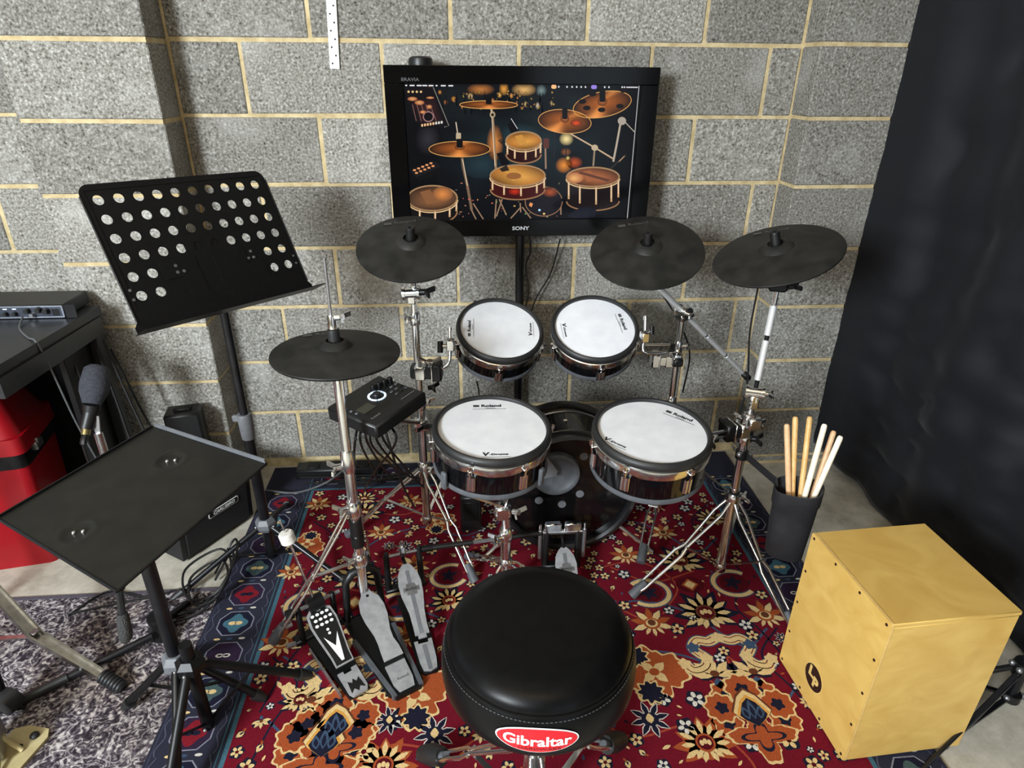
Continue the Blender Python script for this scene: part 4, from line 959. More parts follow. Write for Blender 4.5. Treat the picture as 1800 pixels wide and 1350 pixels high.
# left crash stand ------------------------------------------------
cs = thing('cymbal_stand', 'chrome stand under the left crash cymbal, carrying the small left pad', 'stand', (.542, -.50, 0), 'chrome cymbal stands')
A = (.541, -.50); bz = .075
pole(cs, (*A, bz), (*A, .56), .0142); pole(cs, (*A, .55), (*A, .845), .0118); pole(cs, (*A, .84), (*A, .93), .0095)
tp = LC - LNn * .075
pole(cs, (*A, .925), tp + V((0, .01, -.015)), .008, 'tilter_post'); tilter(V((A[0] - .004, A[1] - .012, .925)), cs, (1, -.15, .1)); wing((A[0] + .022, A[1] - .02, .93), (1, -.2, .05), cs, 1.5, BLACKM)
pole(cs, tp - LNn * .01, LC + LNn * .045, .0045, 'cymbal_rod')
wing((A[0] - .012, A[1] - .01, .845), (-1, -.6, .1), cs); collar((*A, .84), (0, 0, 1), .015, .04, cs); collar((*A, .55), (0, 0, 1), .018, .05, cs); wing((A[0] + .016, A[1], .555), (1, -.5, 0), cs)
collar((*A, .29), (0, 0, 1), .0185, .06, cs); wing((A[0] + .016, A[1] - .012, .30), (1, -.7, 0), cs)
for fx, fy in ((.703, -.757), (.255, -.49), (.665, -.245)):
    tpp = V((*A, .285)); ft = V((fx, fy, .012)); d = V((fx - A[0], fy - A[1], 0)).normalized()
    kn = V((A[0], A[1], .165)) + d * (V((fx, fy, 0)) - V((*A, 0))).length * .50
    braced_leg(tpp + d * .016, kn, ft, .030, cs)
    MB().bar((*A, bz + .012), kn, .011, .003, V((0, 0, 1)).cross(d)).build('brace', CHROME, cs, smooth=0)
collar((*A, bz), (0, 0, 1), .017, .03, cs, name='brace_hub')
# sound module on its bracket ----------------------------------------
mq = [V(q) for q in ((.306, -.793, .697), (.433, -.634, .713), (.58, -.74, .708), (.454, -.91, .69))]
mc = sum(mq, V()) / 4; mx = ((mq[2] - mq[3]) + (mq[1] - mq[0])).normalized(); my = (mq[0] - mq[3]) + (mq[1] - mq[2])
nz = mx.cross(my).normalized(); MF = frame(mc, mx, nz)
mw, mh = .208, .184
md = thing('sound_module', 'black electronic drum module with a lit white ring and knobs under the hi-hat', 'drum module', mc - nz * .04)
MB().box(MF, (0, 0, -.022), (mw, mh, .044), .006).build('case', PLASTIC, md)
ring = MB()
for k in range(8):
    a0, a1 = 2 * math.pi * (k + .06) / 8, 2 * math.pi * (k + .94) / 8; q = []
    for a in np.linspace(a0, a1, 5): q.append((.0265 * math.cos(a), .0265 * math.sin(a)))
    for a in np.linspace(a1, a0, 5): q.append((.0205 * math.cos(a), .0205 * math.sin(a)))
    ring.prism(MF @ Matrix.Translation((.012, .012, 0)), q, 0, .0015)
ring.build('light_ring', RINGLIGHT, md, smooth=0)
MB().lathe(MF @ Matrix.Translation((.012, .012, 0)), [(0, .010), (.011, .010), (.0125, .008), (.0125, 0), (0, 0)], 24).build('dial', PLASTIC, md)
MB().box(MF, (-.052, -.008, .0006), (.046, .034, .0012)).build('display', LCD, md, smooth=0)
for k in range(4):
    MB().lathe(MF @ Matrix.Translation((.030 + .019 * k, .042 - .004 * k, 0)), [(0, .018), (.0065, .018), (.008, .015), (.008, 0), (0, 0)], 16).build('knob', BLACKM, md)
for i in range(3):
    for j in range(3): MB().box(MF, (.050 + .020 * j, .010 - .019 * i, .001), (.011, .007, .003), .001).build('button', GREYP if (i + j) % 3 else PLASTIC, md)
lettering('Roland', MF @ Matrix.Translation((-.066, -.056, .0006)), .010, mat('module_print', srgb(150, 150, 150), .5, noise=srgb(140, 140, 140), nscale=60), md, 'logo', sx=1.2)
MB().box(MF, (.062, -.058, .0006), (.055, .0015, .0008)).build('print_line', mat('module_print'), md, smooth=0)
for k in range(3): MB().box(MF, (-.085, .035 - .02 * k, .001), (.008, .008, .003), .001).build('button', GREYP, md)
mm = thing('module_bracket', 'black and chrome clamp bracket holding the sound module to the crash stand', 'bracket', (A[0], A[1], .5))
MB().box(MF, (.0, 0, -.050), (mw * .5, mh * .5, .01), .003).build('plate', BLACKM, mm)
pb = mc - nz * .06
MB().cyl(pb, (A[0], A[1], .47), .008, seg=12).build('arm', CHROME, mm)
MB().box(frame((A[0], A[1] - .004, .468), (1, .2, 0)), (0, 0, 0), (.05, .044, .04), .006).build('clamp', CHROME, mm)
wing((A[0] + .01, A[1] - .025, .478), (.4, -1, .1), mm, 1.3, BLACKM); wing((A[0] + .03, A[1] + .0, .60), (1, -.2, .2), mm, 1.2, BLACKM)

# tom arm for left rack pad -------------------------------------------
ta = thing('tom_arm', 'chrome rod clamp holding the small left drum pad to the crash stand', 'clamp', (.6, -.55, .68), 'chrome drum pad arms')
o, M = clamp_block((0.5598, -0.5877, 0.7014), ta, (1, -.1, 0), s=1.1); wing(V((0.5844, -0.585, 0.711)), (0, -.1, 1), ta, 1.4)
MB().box(frame((0.6491, -0.5829, 0.7836), (1, -.1, 0)), (0, 0, 0), (.026, .026, .036), .004).build('pad_bracket', CHROME, ta)
MB().cyl((0.6422, -0.5885, 0.7824), (0.6115, -0.586, 0.7821), .005, seg=10).build('knob_shaft', CHROME, ta); MB().cyl((0.6187, -0.5806, 0.7945), (0.6178, -0.5956, 0.7637), .009, seg=10).build('knob', BLACKM, ta); MB().cyl((0.6483, -0.5554, 0.8169), (0.6486, -0.5508, 0.8262), .0075, seg=10).build('rod_end', CHROME, ta)
MB().tube(curve([(0.6483, -0.5554, 0.8169), (0.647, -0.5765, 0.7735), (0.644, -0.5899, 0.7343), (0.6297, -0.5971, 0.7171), (0.6, -0.5939, 0.707), (0.5771, -0.5898, 0.7)], 6), .0055, 10).build('bent_rod', CHROME, ta)
MB().cyl((0.6487, -0.5766, 0.7735), LNC - LN * .06 + V((-.13, -.02, 0)), .006, seg=10).build('rod', CHROME, ta)

# middle boom stand -----------------------------------------------------
bs = thing('cymbal_stand', 'chrome boom stand at the back, its arm reaching under the middle cymbal', 'stand', (1.422, -.40, 0), 'chrome cymbal stands')
B_ = (1.407, -.44)
TP = V((1.407, -0.44, 0.822)); ME = MC - MNn * .085
pole(bs, (*B_, .02), (*B_, .50), .0138); pole(bs, (*B_, .49), TP - V((0, 0, .02)), .0112)
collar((*B_, .49), (0, 0, 1), .017, .045, bs); wing((B_[0] - .014, B_[1], .475), (-1, -.25, 0), bs, 1.0); collar((*B_, .70), (0, 0, 1), .0145, .04, bs); wing((B_[0] + .016, B_[1], .70), (1, -.3, 0), bs, .9)
bd = (TP - ME).normalized(); BE = TP + bd * .52
tilter(TP, bs, (bd.cross(V((0, 0, 1)))))
pole(bs, ME - bd * .01, ME.lerp(TP, .38), .0055, 'boom_arm'); pole(bs, ME.lerp(TP, .36), TP + bd * .025, .0095, 'boom_arm', LITCHROME)
for a, c in ((.025, .165), (.180, .325), (.340, .485)): pole(bs, TP + bd * a, TP + bd * c, .0092, 'boom_tube', LITCHROME)
pole(bs, TP, BE, .0075, 'boom_core', STEEL)
MB().cyl(BE - bd * .012, BE + bd * .022, .013, seg=14).build('end_cap', BLACKM, bs)
pole(bs, ME - bd * .012, MC + MNn * .045, .0045, 'cymbal_rod'); tilter(ME, bs, (1, .3, 0))
for fx, fy in ((1.252, -.775), (1.745, -.36), (1.235, -.15)):
    tpp = V((*B_, .30)); d = V((fx - B_[0], fy - B_[1], 0)); L_ = d.length; d.normalize()
    kn = V((*B_, .17)) + d * L_ * .5
    braced_leg(tpp + d * .016, kn, (fx, fy, .075 if fy < -.5 else .012), .030, bs, w=.008)
collar((*B_, .30), (0, 0, 1), .018, .06, bs); collar((*B_, .05), (0, 0, 1), .016, .03, bs, name='brace_hub'); wing((B_[0] - .01, B_[1] - .016, .10), (-1, -.6, .2), bs, 1.0)
ta2 = thing('tom_arm', 'chrome rod clamp holding the small right drum pad to the boom stand', 'clamp', (1.36, -.42, .68), 'chrome drum pad arms')
clamp_block(V((B_[0] - .035, B_[1] - .01, .655)), ta2, (-1, .1, 0), CHROME, 1.0); clamp_block(V((B_[0] - .01, B_[1] - .03, .66)), ta2, (0, 1, 0), PLASTIC, .8)
MB().box(frame((1.248, -0.5693, 0.7895), (1, .1, 0)), (0, 0, 0), (.026, .026, .034), .004).build('pad_bracket', CHROME, ta2)
MB().cyl((1.251, -0.5742, 0.8027), (1.272, -0.5713, 0.8124), .005, seg=10).build('knob_shaft', CHROME, ta2); MB().cyl((1.269, -0.5664, 0.8218), (1.268, -0.5772, 0.7997), .008, seg=10).build('knob', BLACKM, ta2); MB().cyl((1.256, -0.5372, 0.8336), (1.256, -0.5326, 0.8432), .0075, seg=10).build('rod_end', CHROME, ta2); wing(V((B_[0] - .02, B_[1], .69)), (0, -.2, 1), ta2, 1.0, BLACKM)
MB().tube(curve([(1.256, -0.5357, 0.8368), (1.253, -0.5588, 0.789), (1.245, -0.5753, 0.7539), (1.255, -0.5823, 0.7412), (1.292, -0.5768, 0.736), (1.325, -0.5687, 0.7355)], 6), .0055, 10).build('bent_rod', CHROME, ta2)
MB().cyl((1.246, -0.5582, 0.7889), MNC - MN * .06 + V((.125, 0, 0)), .006, seg=10).build('rod', CHROME, ta2)
MB().cyl((1.248, -0.5616, 0.7596), (1.336, -0.5594, 0.7565), .0045, seg=10).build('rod', CHROME, ta2)

# right ride stand ----------------------------------------------------------
rsn = thing('cymbal_stand', 'chrome stand under the far right ride cymbal, holding the stick bag strap', 'stand', (1.523, -.782, 0), 'chrome cymbal stands')
D_ = (1.523, -.782); RT = V((D_[0] + .004, D_[1], .695)); RE = RC - RNn * .075
pole(rsn, (*D_, .04), (*D_, .36), .0155); pole(rsn, (*D_, .35), (*D_, .60), .0125); pole(rsn, (*D_, .59), RT, .010)
MB().cyl((D_[0], D_[1], .33), (D_[0], D_[1], .352), .0168, seg=16).build('plastic_bush', PLASTIC, rsn)
tilter(RT, rsn, (1, -.4, 0)); MB().box(frame(RT, (1, 0, 0)), (.0, 0, -.03), (.03, .028, .05), .006).build('boom_clamp', CHROME, rsn)
u_ = (RE - RT).normalized(); Lb = (RE - RT).length
pole(rsn, RT, RE, .0062, 'boom_core', BLACKM)
for a, c in ((.04, .16), (.175, .26)): pole(rsn, RT + u_ * a, RT + u_ * c, .0098, 'boom_tube', LITCHROME)
pole(rsn, RT + u_ * .26, RE - u_ * .01, .007, 'boom_tube'); pole(rsn, RE, RC + RNn * .045, .0045, 'cymbal_rod')
MB().box(frame(RE - u_ * .02, (1, -.3, 0)), (0, 0, 0), (.05, .03, .026), .006).build('top_tilter', BLACKM, rsn); wing(RE - u_ * .018 + V((.024, -.01, 0)), (1, -.3, .2), rsn, 1.2, BLACKM)
collar((*D_, .60), (0, 0, 1), .017, .05, rsn); wing((D_[0] + .016, D_[1] - .01, .60), (1, -.6, 0), rsn, 1.1); wing((D_[0] + .014, D_[1] - .01, .545), (1, -.5, .1), rsn, 1.3, BLACKM)
collar((*D_, .545), (0, 0, 1), .021, .035, rsn); collar((*D_, .325), (0, 0, 1), .021, .035, rsn); wing((D_[0] + .018, D_[1], .325), (1, -.2, .0), rsn, 1.1)
for fx, fy in ((1.206, -.865), (1.66, -1.045), (1.70, -.515)):
    tpp = V((*D_, .31)); d = V((fx - D_[0], fy - D_[1], 0)); L_ = d.length; d.normalize(); kn = V((*D_, .17)) + d * L_ * .46
    braced_leg(tpp + d * .018, kn, (fx, fy, .02), .034, rsn, w=.013)
    MB().bar((*D_, .05), kn + V((0, 0, -.005)), .014, .003, V((0, 0, 1)).cross(d)).build('brace', CHROME, rsn, smooth=0)
collar((*D_, .045), (0, 0, 1), .018, .03, rsn, name='brace_hub')
# floor tom arm
ta3 = thing('tom_arm', 'chrome and black clamp holding the larger right drum pad to the ride stand', 'clamp', (1.47, -.8, .6), 'chrome drum pad arms')
clamp_block(V((D_[0] - .028, D_[1] - .02, .585)), ta3, (-1, -.2, 0), BLACKM, 1.1); clamp_block(V((D_[0] - .008, D_[1] - .022, .618)), ta3, (0, -1, 0), CHROME, .8)
wing((D_[0] - .03, D_[1] - .03, .615), (-.2, -.4, 1), ta3, 1.2); wing((D_[0] - .055, D_[1] - .02, .60), (-1, -.2, .2), ta3, 1.2, BLACKM)
for dz in (0, -.018): MB().cyl((D_[0] - .03, D_[1] - .02, .59 + dz), (1.35, -.868, .605 + dz), .0052, seg=10).build('rod', CHROME, ta3)
MB().box(frame((1.353, -.868, .59), (1, .3, 0)), (0, 0, 0), (.02, .035, .05), .004).build('pad_bracket', CHROME, ta3); wing((1.365, -.885, .6), (.8, -.5, -.2), ta3, 1.0, BLACKM)

# snare stand ----------------------------------------------------------------
ss = thing('snare_stand', 'folding chrome stand with a three-arm basket under the front left drum pad', 'stand', (.80, -.835, 0))
E_ = (.80, -.835)
pole(ss, (*E_, .05), (*E_, .27), .0155); pole(ss, (*E_, .26), (*E_, .34), .0125); collar((*E_, .265), (0, 0, 1), .019, .045, ss); collar((*E_, .155), (0, 0, 1), .02, .03, ss)
wing((E_[0] - .014, E_[1] - .01, .262), (-1, -.6, .1), ss, 1.2); MB().box(frame((*E_, .35), (1, 0, 0)), (-.01, 0, 0), (.05, .045, .05), .008).build('basket_tilter', CHROME, ss); wing((E_[0] + .02, E_[1] - .02, .36), (.8, -.6, .3), ss, 1.2)
cb = SNC - SN * .128
for a in (-140, -40, 90):
    d = V((math.cos(math.radians(a)), math.sin(math.radians(a)), 0)); en = cb + d * .15 + SN * .006
    MB().bar(V((*E_, .362)), cb + d * .075 - SN * .075, .018, .006, V((0, 0, 1)).cross(d)).bar(cb + d * .072 - SN * .078, en, .016, .005, V((0, 0, 1)).cross(d)).build('basket_arm', CHROME, ss, smooth=0)
    arm = MB().box(frame(en + d * .018 + SN * .02, d, SN), (0, 0, 0), (.012, .02, .055), .004).build('basket_grip', GREYR, ss)
for a in (-115, -5, 120):
    d = V((math.cos(math.radians(a)), math.sin(math.radians(a)), 0)); b0 = V((*E_, .15))
    braced_leg(b0 + d * .02, b0 + d * .085 + V((0, 0, -.045)), b0 + d * .23 + V((0, 0, -.138)), .03, ss, w=.012)
collar((*E_, .045), (0, 0, 1), .016, .02, ss, name='brace_hub')

# ---------------------------------------------------------------- kick drum
KF = frame((1.03, -.62, .2425), (1, 0, 0), (0, -1, 0)); kr = .235
kd = thing('kick_drum', 'black shallow bass drum lying upright behind the pads with a round grey strike pad', 'drum', (1.03, -.5, 0))
MB().lathe(KF, [(kr * .965, -.02), (kr * .965, -.20), (0, -.20), (0, -.02)], 72).build('shell', GLOSS, kd)
for z0, nm in ((0.0, 'hoop'), (-.205, 'hoop')):
    MB().lathe(KF, [(kr * .90, z0 - .012), (kr * .90, z0), (kr * .93, z0 + .008), (kr * .985, z0 + .006), (kr, z0), (kr, z0 - .03), (kr * .90, z0 - .03)], 72, closed=True).build(nm, mat('satin_black_hoop', srgb(24, 24, 26), .28, noise=srgb(30, 30, 32), nscale=20), kd, smooth=40)
MB().lathe(KF, [(kr * .97, -.034), (kr * .985, -.037), (kr * .97, -.040)], 72).lathe(KF, [(kr * .97, -.165), (kr * .985, -.169), (kr * .97, -.173)], 72).build('trim_ring', STEEL, kd)
MB().lathe(KF, [(0, -.016), (kr * .91, -.016), (kr * .91, -.02), (0, -.02)], 72).build('head', mat('black_head_film', srgb(12, 12, 13), .12, noise=srgb(16, 15, 16), nscale=10), kd)
MB().lathe(KF @ Matrix.Translation((-.047, .082, 0)), [(0, -.002), (.058, -.002), (.062, .002), (.070, .006), (.078, .004), (.081, -.004), (.081, -.016), (0, -.016)], 48).build('strike_pad', GREYR, kd, smooth=50)
aM = KF @ Matrix.Translation((-.095, .138, 0))
MB().prism(aM, [(-.03, -.06), (.045, -.045), (.048, -.025), (-.005, .055), (-.025, .055)], .004, .024).build('pad_bracket', GREYP, kd)
for px, py in ((.045, .14), (.04, -.01), (-.10, -.03), (-.02, -.05)):
    MB().lathe(KF @ Matrix.Translation((px, py - .0, 0)), [(0, -.0135), (.0135, -.0135), (.0145, -.016), (0, -.016)], 20).build('foam_dot', GREYP, kd)
MB().cyl((1.022, -.52, .462), (1.022, -.52, .475), .007, seg=10).build('bolt', CHROME, kd)
for sx in (-1, 1):
    MB().cyl((1.03 + sx * .16, -.58, .10), (1.03 + sx * .30, -.66, .012), .007, seg=10).build('spur', CHROME, kd)

# ---------------------------------------------------------------- hi-hat stand
hh = thing('hi_hat_stand', 'chrome hi-hat stand with silver footboard and black yoke, left of the pads', 'stand', (.382, -.94, 0))
H_ = (.379, -.942)
pole(hh, (*H_, .17), (*H_, .46), .0135); pole(hh, (*H_, .45), (*H_, .62), .0145); pole(hh, (*H_, .60), (*H_, .86), .0125)
MB().lathe(frame((*H_, .615)), [(0, -.035), (.0155, -.035), (.019, -.02), (.019, .012), (.016, .03), (0, .03)], 24).build('height_collar', CHROME, hh)
MB().lathe(frame((*H_, .868)), [(0, -.012), (.018, -.012), (.034, .004), (.036, .012), (0, .012)], 32).build('cymbal_seat', CHROME, hh)
MB().lathe(frame((*H_, .888)), [(0, -.01), (.034, -.01), (.037, .0), (.034, .008), (0, .008)], 32).build('seat_felt', RUBBER, hh)
pole(hh, (*H_, .86), (H_[0] + .002, H_[1], 1.15), .0032, 'pull_rod', STEEL)
MB().lathe(frame((HC.x, HC.y, HC.z)), [(0, .062), (.0135, .062), (.0145, .056), (.0145, .034), (0, .034)], 20).build('clutch_felt', RUBBER, hh)
MB().lathe(frame((HC.x, HC.y, HC.z)), [(0, .098), (.0095, .098), (.011, .095), (.011, .064), (0, .064)], 20).build('clutch', CHROME, hh)
wing((HC.x + .009, HC.y - .003, HC.z + .092), (1, -.2, .1), hh, 1.1)
wing((H_[0] - .017, H_[1] - .006, .60), (-1, -.4, .05), hh, 1.25)
collar((*H_, .462), (0, 0, 1), .0195, .045, hh); wing((H_[0] - .016, H_[1] - .012, .468), (-1, -.6, .1), hh, 1.2)
MB().cyl((*H_, .425), (*H_, .375), .0175, seg=18).cyl((*H_, .37), (*H_, .335), .0185, seg=18).build('rubber_sleeve', PLASTIC, hh)
collar((*H_, .285), (0, 0, 1), .0185, .04, hh, name='brace_hub'); wing((H_[0] - .014, H_[1] - .012, .292), (-1, -.5, .1), hh, 1.0)
for fx, fy in ((.122, -1.003), (.345, -.675)):
    tpp = V((*H_, .452)); d = V((fx - H_[0], fy - H_[1], 0)); L_ = d.length; d.normalize(); kn = V((*H_, .255)) + d * L_ * .50
    braced_leg(tpp + d * .018, kn, (fx, fy, .055), .032, hh, w=.011)
    MB().bar((*H_, .282), kn, .012, .003, V((0, 0, 1)).cross(d)).build('brace', CHROME, hh, smooth=0)
# yoke and pedal
hH, hT = V((.494, -1.136, .022)), V((.376, -.920, .150))
def pedal_frame(Hh, T):
    y = (T - Hh).normalized(); x = y.cross(V((0, 0, 1))).normalized(); return frame(Hh, x, x.cross(y)), (T - Hh).length
PM, PL = pedal_frame(hH, hT)
yk = V((.366, -.893, 0)); ph = V((hT.x - hH.x, hT.y - hH.y, 0)).normalized(); ps = ph.cross(V((0, 0, 1)))
y_ = MB()
for s_ in (-1, 1):
    y_.tube([yk + V((0, 0, .205)), yk + ps * s_ * .028 + V((0, 0, .20)), yk + ps * s_ * .048 + V((0, 0, .175)), yk + ps * s_ * .056 + V((0, 0, .03))], [.014, .014, .012, .010], 10)
y_.build('yoke', PLASTIC, hh)
y_ = MB().prism(frame((0, 0, .004), (1, 0, 0)), [tuple((V((hH.x, hH.y, 0)) + ps * a + ph * b).xy) for a, b in ((-.035, -.045), (.035, -.045), (.052, -.02), (.062, .26), (.062, .285), (-.062, .285), (-.062, .26), (-.052, -.02))], .004, .016)
y_.build('base_frame', BLACKM, hh, smooth=0)
for s_ in (-1, 1):
    MB().bar(V((hH.x, hH.y, .017)) + ps * s_ * .038 - ph * .04, V((hH.x, hH.y, .017)) + ps * s_ * .062 + ph * .20, .012, .016, ps).build('base_rail', GREYR, hh)
foot = [(-.027, .062), (.030, .062), (.028, .09), (.022, .115), (.023, .14), (.034, .185), (.036, .215), (.030, .245), (.016, .262), (.012, .275), (-.012, .275), (-.016, .262), (-.030, .245), (-.036, .215), (-.034, .185), (-.025, .14), (-.024, .115), (-.026, .09)]
MB().prism(PM, foot, 0, .005).build('footboard', ALU, hh, smooth=0)
hp = MB().prism(PM @ Matrix.Rotation(-.24, 4, 'X'), [(-.028, -.005), (-.022, -.032), (.022, -.032), (.029, -.005), (.030, .052), (-.028, .052)], 0, .006).build('heel_plate', ALU, hh, smooth=0)
lettering('Roland', PM @ Matrix.Rotation(-.24, 4, 'X') @ Matrix.Translation((0.004, .004, .0065)), .011, GREYINK, hp, 'logo', sx=1.1)
MB().box(PM, (0, .057, -.002), (.056, .008, .006)).build('hinge', BLACKM, hh)
MB().cyl(PM @ V((0, .268, .004)), yk + V((0, 0, .19)), .0045, seg=8).build('chain_link', STEEL, hh)
MB().cyl(PM @ V((0, .255, .004)), PM @ V((0, .255, .007)), .004, seg=8).build('rivet', BLACKM, hh)

# ---------------------------------------------------------------- black and white kick pedal at the left
pp = thing('kick_pedal', 'black kick pedal with white diamond dots and a white felt beater leaning left', 'pedal', (.30, -1.0, 0))
pH, pT = V((.372, -1.150, .022)), V((.236, -.944, .118))
QM, QL = pedal_frame(pH, pT)
ph = V((pT.x - pH.x, pT.y - pH.y, 0)).normalized(); ps = ph.cross(V((0, 0, 1)))
outl = [(-.026, .07), (.026, .07), (.027, .10), (.036, .17), (.040, .21), (.036, .245), (.018, .262), (-.018, .262), (-.036, .245), (-.040, .21), (-.036, .17), (-.027, .10)]
fbd = MB().prism(QM, outl, 0, .006).build('footboard', ALU, pp, smooth=0)
MB().prism(QM, [(x * .86, .074 + (y - .07) * .93) for x, y in outl], .006, .0066).build('black_inlay', PLASTIC, fbd, smooth=0)
hxm = MB()
for r_ in range(3):
    for k in range(4):
        hxm.prism(QM @ Matrix.Translation((-.0225 + .0145 * k + (.003 if r_ % 2 else 0), .236 - .0165 * r_ + .0, 0)), [(.0058 * math.cos(t * math.pi / 3), .0050 * math.sin(t * math.pi / 3)) for t in range(6)], .0066, .0074)
for x, y in ((0, .182), (0, .170)): hxm.prism(QM, ell(x, y, .0042, .0042, 10), .0066, .0074)
hxm.prism(QM, [(-.020, .165), (0, .128), (.020, .165), (.004, .082), (-.004, .082)], .0066, .0072)
hxm.build('grip_dot', WHITE, fbd, smooth=0)
hpl = MB().prism(QM @ Matrix.Rotation(-.26, 4, 'X'), [(-.027, -.012), (-.020, -.026), (.020, -.026), (.027, -.012), (.028, .058), (.012, .058), (.012, .048), (-.012, .048), (-.012, .058), (-.028, .058)], 0, .007).build('heel_plate', ALU, pp, smooth=0)
MB().prism(QM @ Matrix.Rotation(-.26, 4, 'X'), [(-.020, -.016), (-.008, -.006), (0, -.018), (.008, -.006), (.020, -.016), (.016, .022), (.006, .012), (0, .024), (-.006, .012), (-.016, .022)], .007, .0076).build('heel_mark', PLASTIC, hpl, smooth=0)
MB().prism(frame((0, 0, .006)), [tuple((V((pH.x, pH.y, 0)) + ps * a + ph * b).xy) for a, b in ((-.03, -.02), (.03, -.02), (.045, .20), (.045, .25), (-.045, .25), (-.045, .20))], .004, .012).build('base_plate', BLACKM, pp, smooth=0)
MB().bar(V((pH.x, pH.y, .014)) - ps * .045, V((pH.x, pH.y, .014)) - ps * .05 + ph * .20, .004, .02, ps).build('side_rail', STEEL, pp, smooth=0)
b0 = V((pH.x, pH.y, 0)) + ph * .245
for s_ in (-1, 1):
    MB().box(frame(b0 + ps * s_ * .052 + V((0, 0, .075)), ps), (0, 0, 0), (.014, .022, .14), .004).build('post', BLACKM, pp)
MB().cyl(b0 - ps * .085 + V((0, 0, .135)), b0 + ps * .075 + V((0, 0, .135)), .006, seg=12).build('axle', STEEL, pp)
MB().cyl(b0 - ps * .022 + V((0, 0, .135)), b0 + ps * .022 + V((0, 0, .135)), .024, seg=24).cyl(b0 - ps * .085 + V((0, 0, .135)), b0 - ps * .066 + V((0, 0, .135)), .015, seg=16).build('cam', BLACKM, pp)
MB().bar(QM @ V((0, .258, .004)), b0 + V((0, 0, .12)) - ph * .02, .012, .004, ps).build('chain', STEEL, pp)
MB().box(frame(b0 + V((0, 0, .016)), ps), (0, .01, 0), (.15, .035, .02), .004).build('hoop_clamp', BLACKM, pp)
MB().cyl(b0 - ps * .075 + V((0, 0, .02)), b0 - ps * .10 + V((0, 0, .026)), .008, seg=12).cyl(b0 - ps * .075 + V((0, 0, .10)), b0 - ps * .095 + V((0, 0, .10)), .009, seg=12).build('drum_key_screw', STEEL, pp)
bh = V((0.1905, -0.9413, 0.3714)); bj = b0 + V((0, 0, .138)); bd_ = (bh - bj).normalized()
MB().cyl(bj, bh, .0042, seg=10).build('beater_shaft', CHROME, pp)
btM = frame(bh, (0, 0, 1), (V((.75, -.55, -.15))))
btM = frame(bh, (1, 0, 0), bd_)
bt = MB().lathe(btM, [(0, .017), (.017, .017), (.0205, .013), (.0205, -.013), (.017, -.017), (.008, -.017), (0, -.017)], 28).build('beater', FELT, pp)
MB().cyl(bh - bd_ * .0185, bh - bd_ * .0165, .008, seg=14).build('beater_collar', BLACKM, bt)
MB().cyl(bh + bd_ * .015, bh + bd_ * .06, .0032, seg=8).build('beater_tip', CHROME, bt)
for x, z_ in ((.09, .09), (.09, .06)): MB().cyl(b0 + ps * x + V((0, 0, z_ + .03)), b0 + ps * x + V((0, 0, z_ - .01)), .0055, seg=10).build('spring', STEEL, pp)

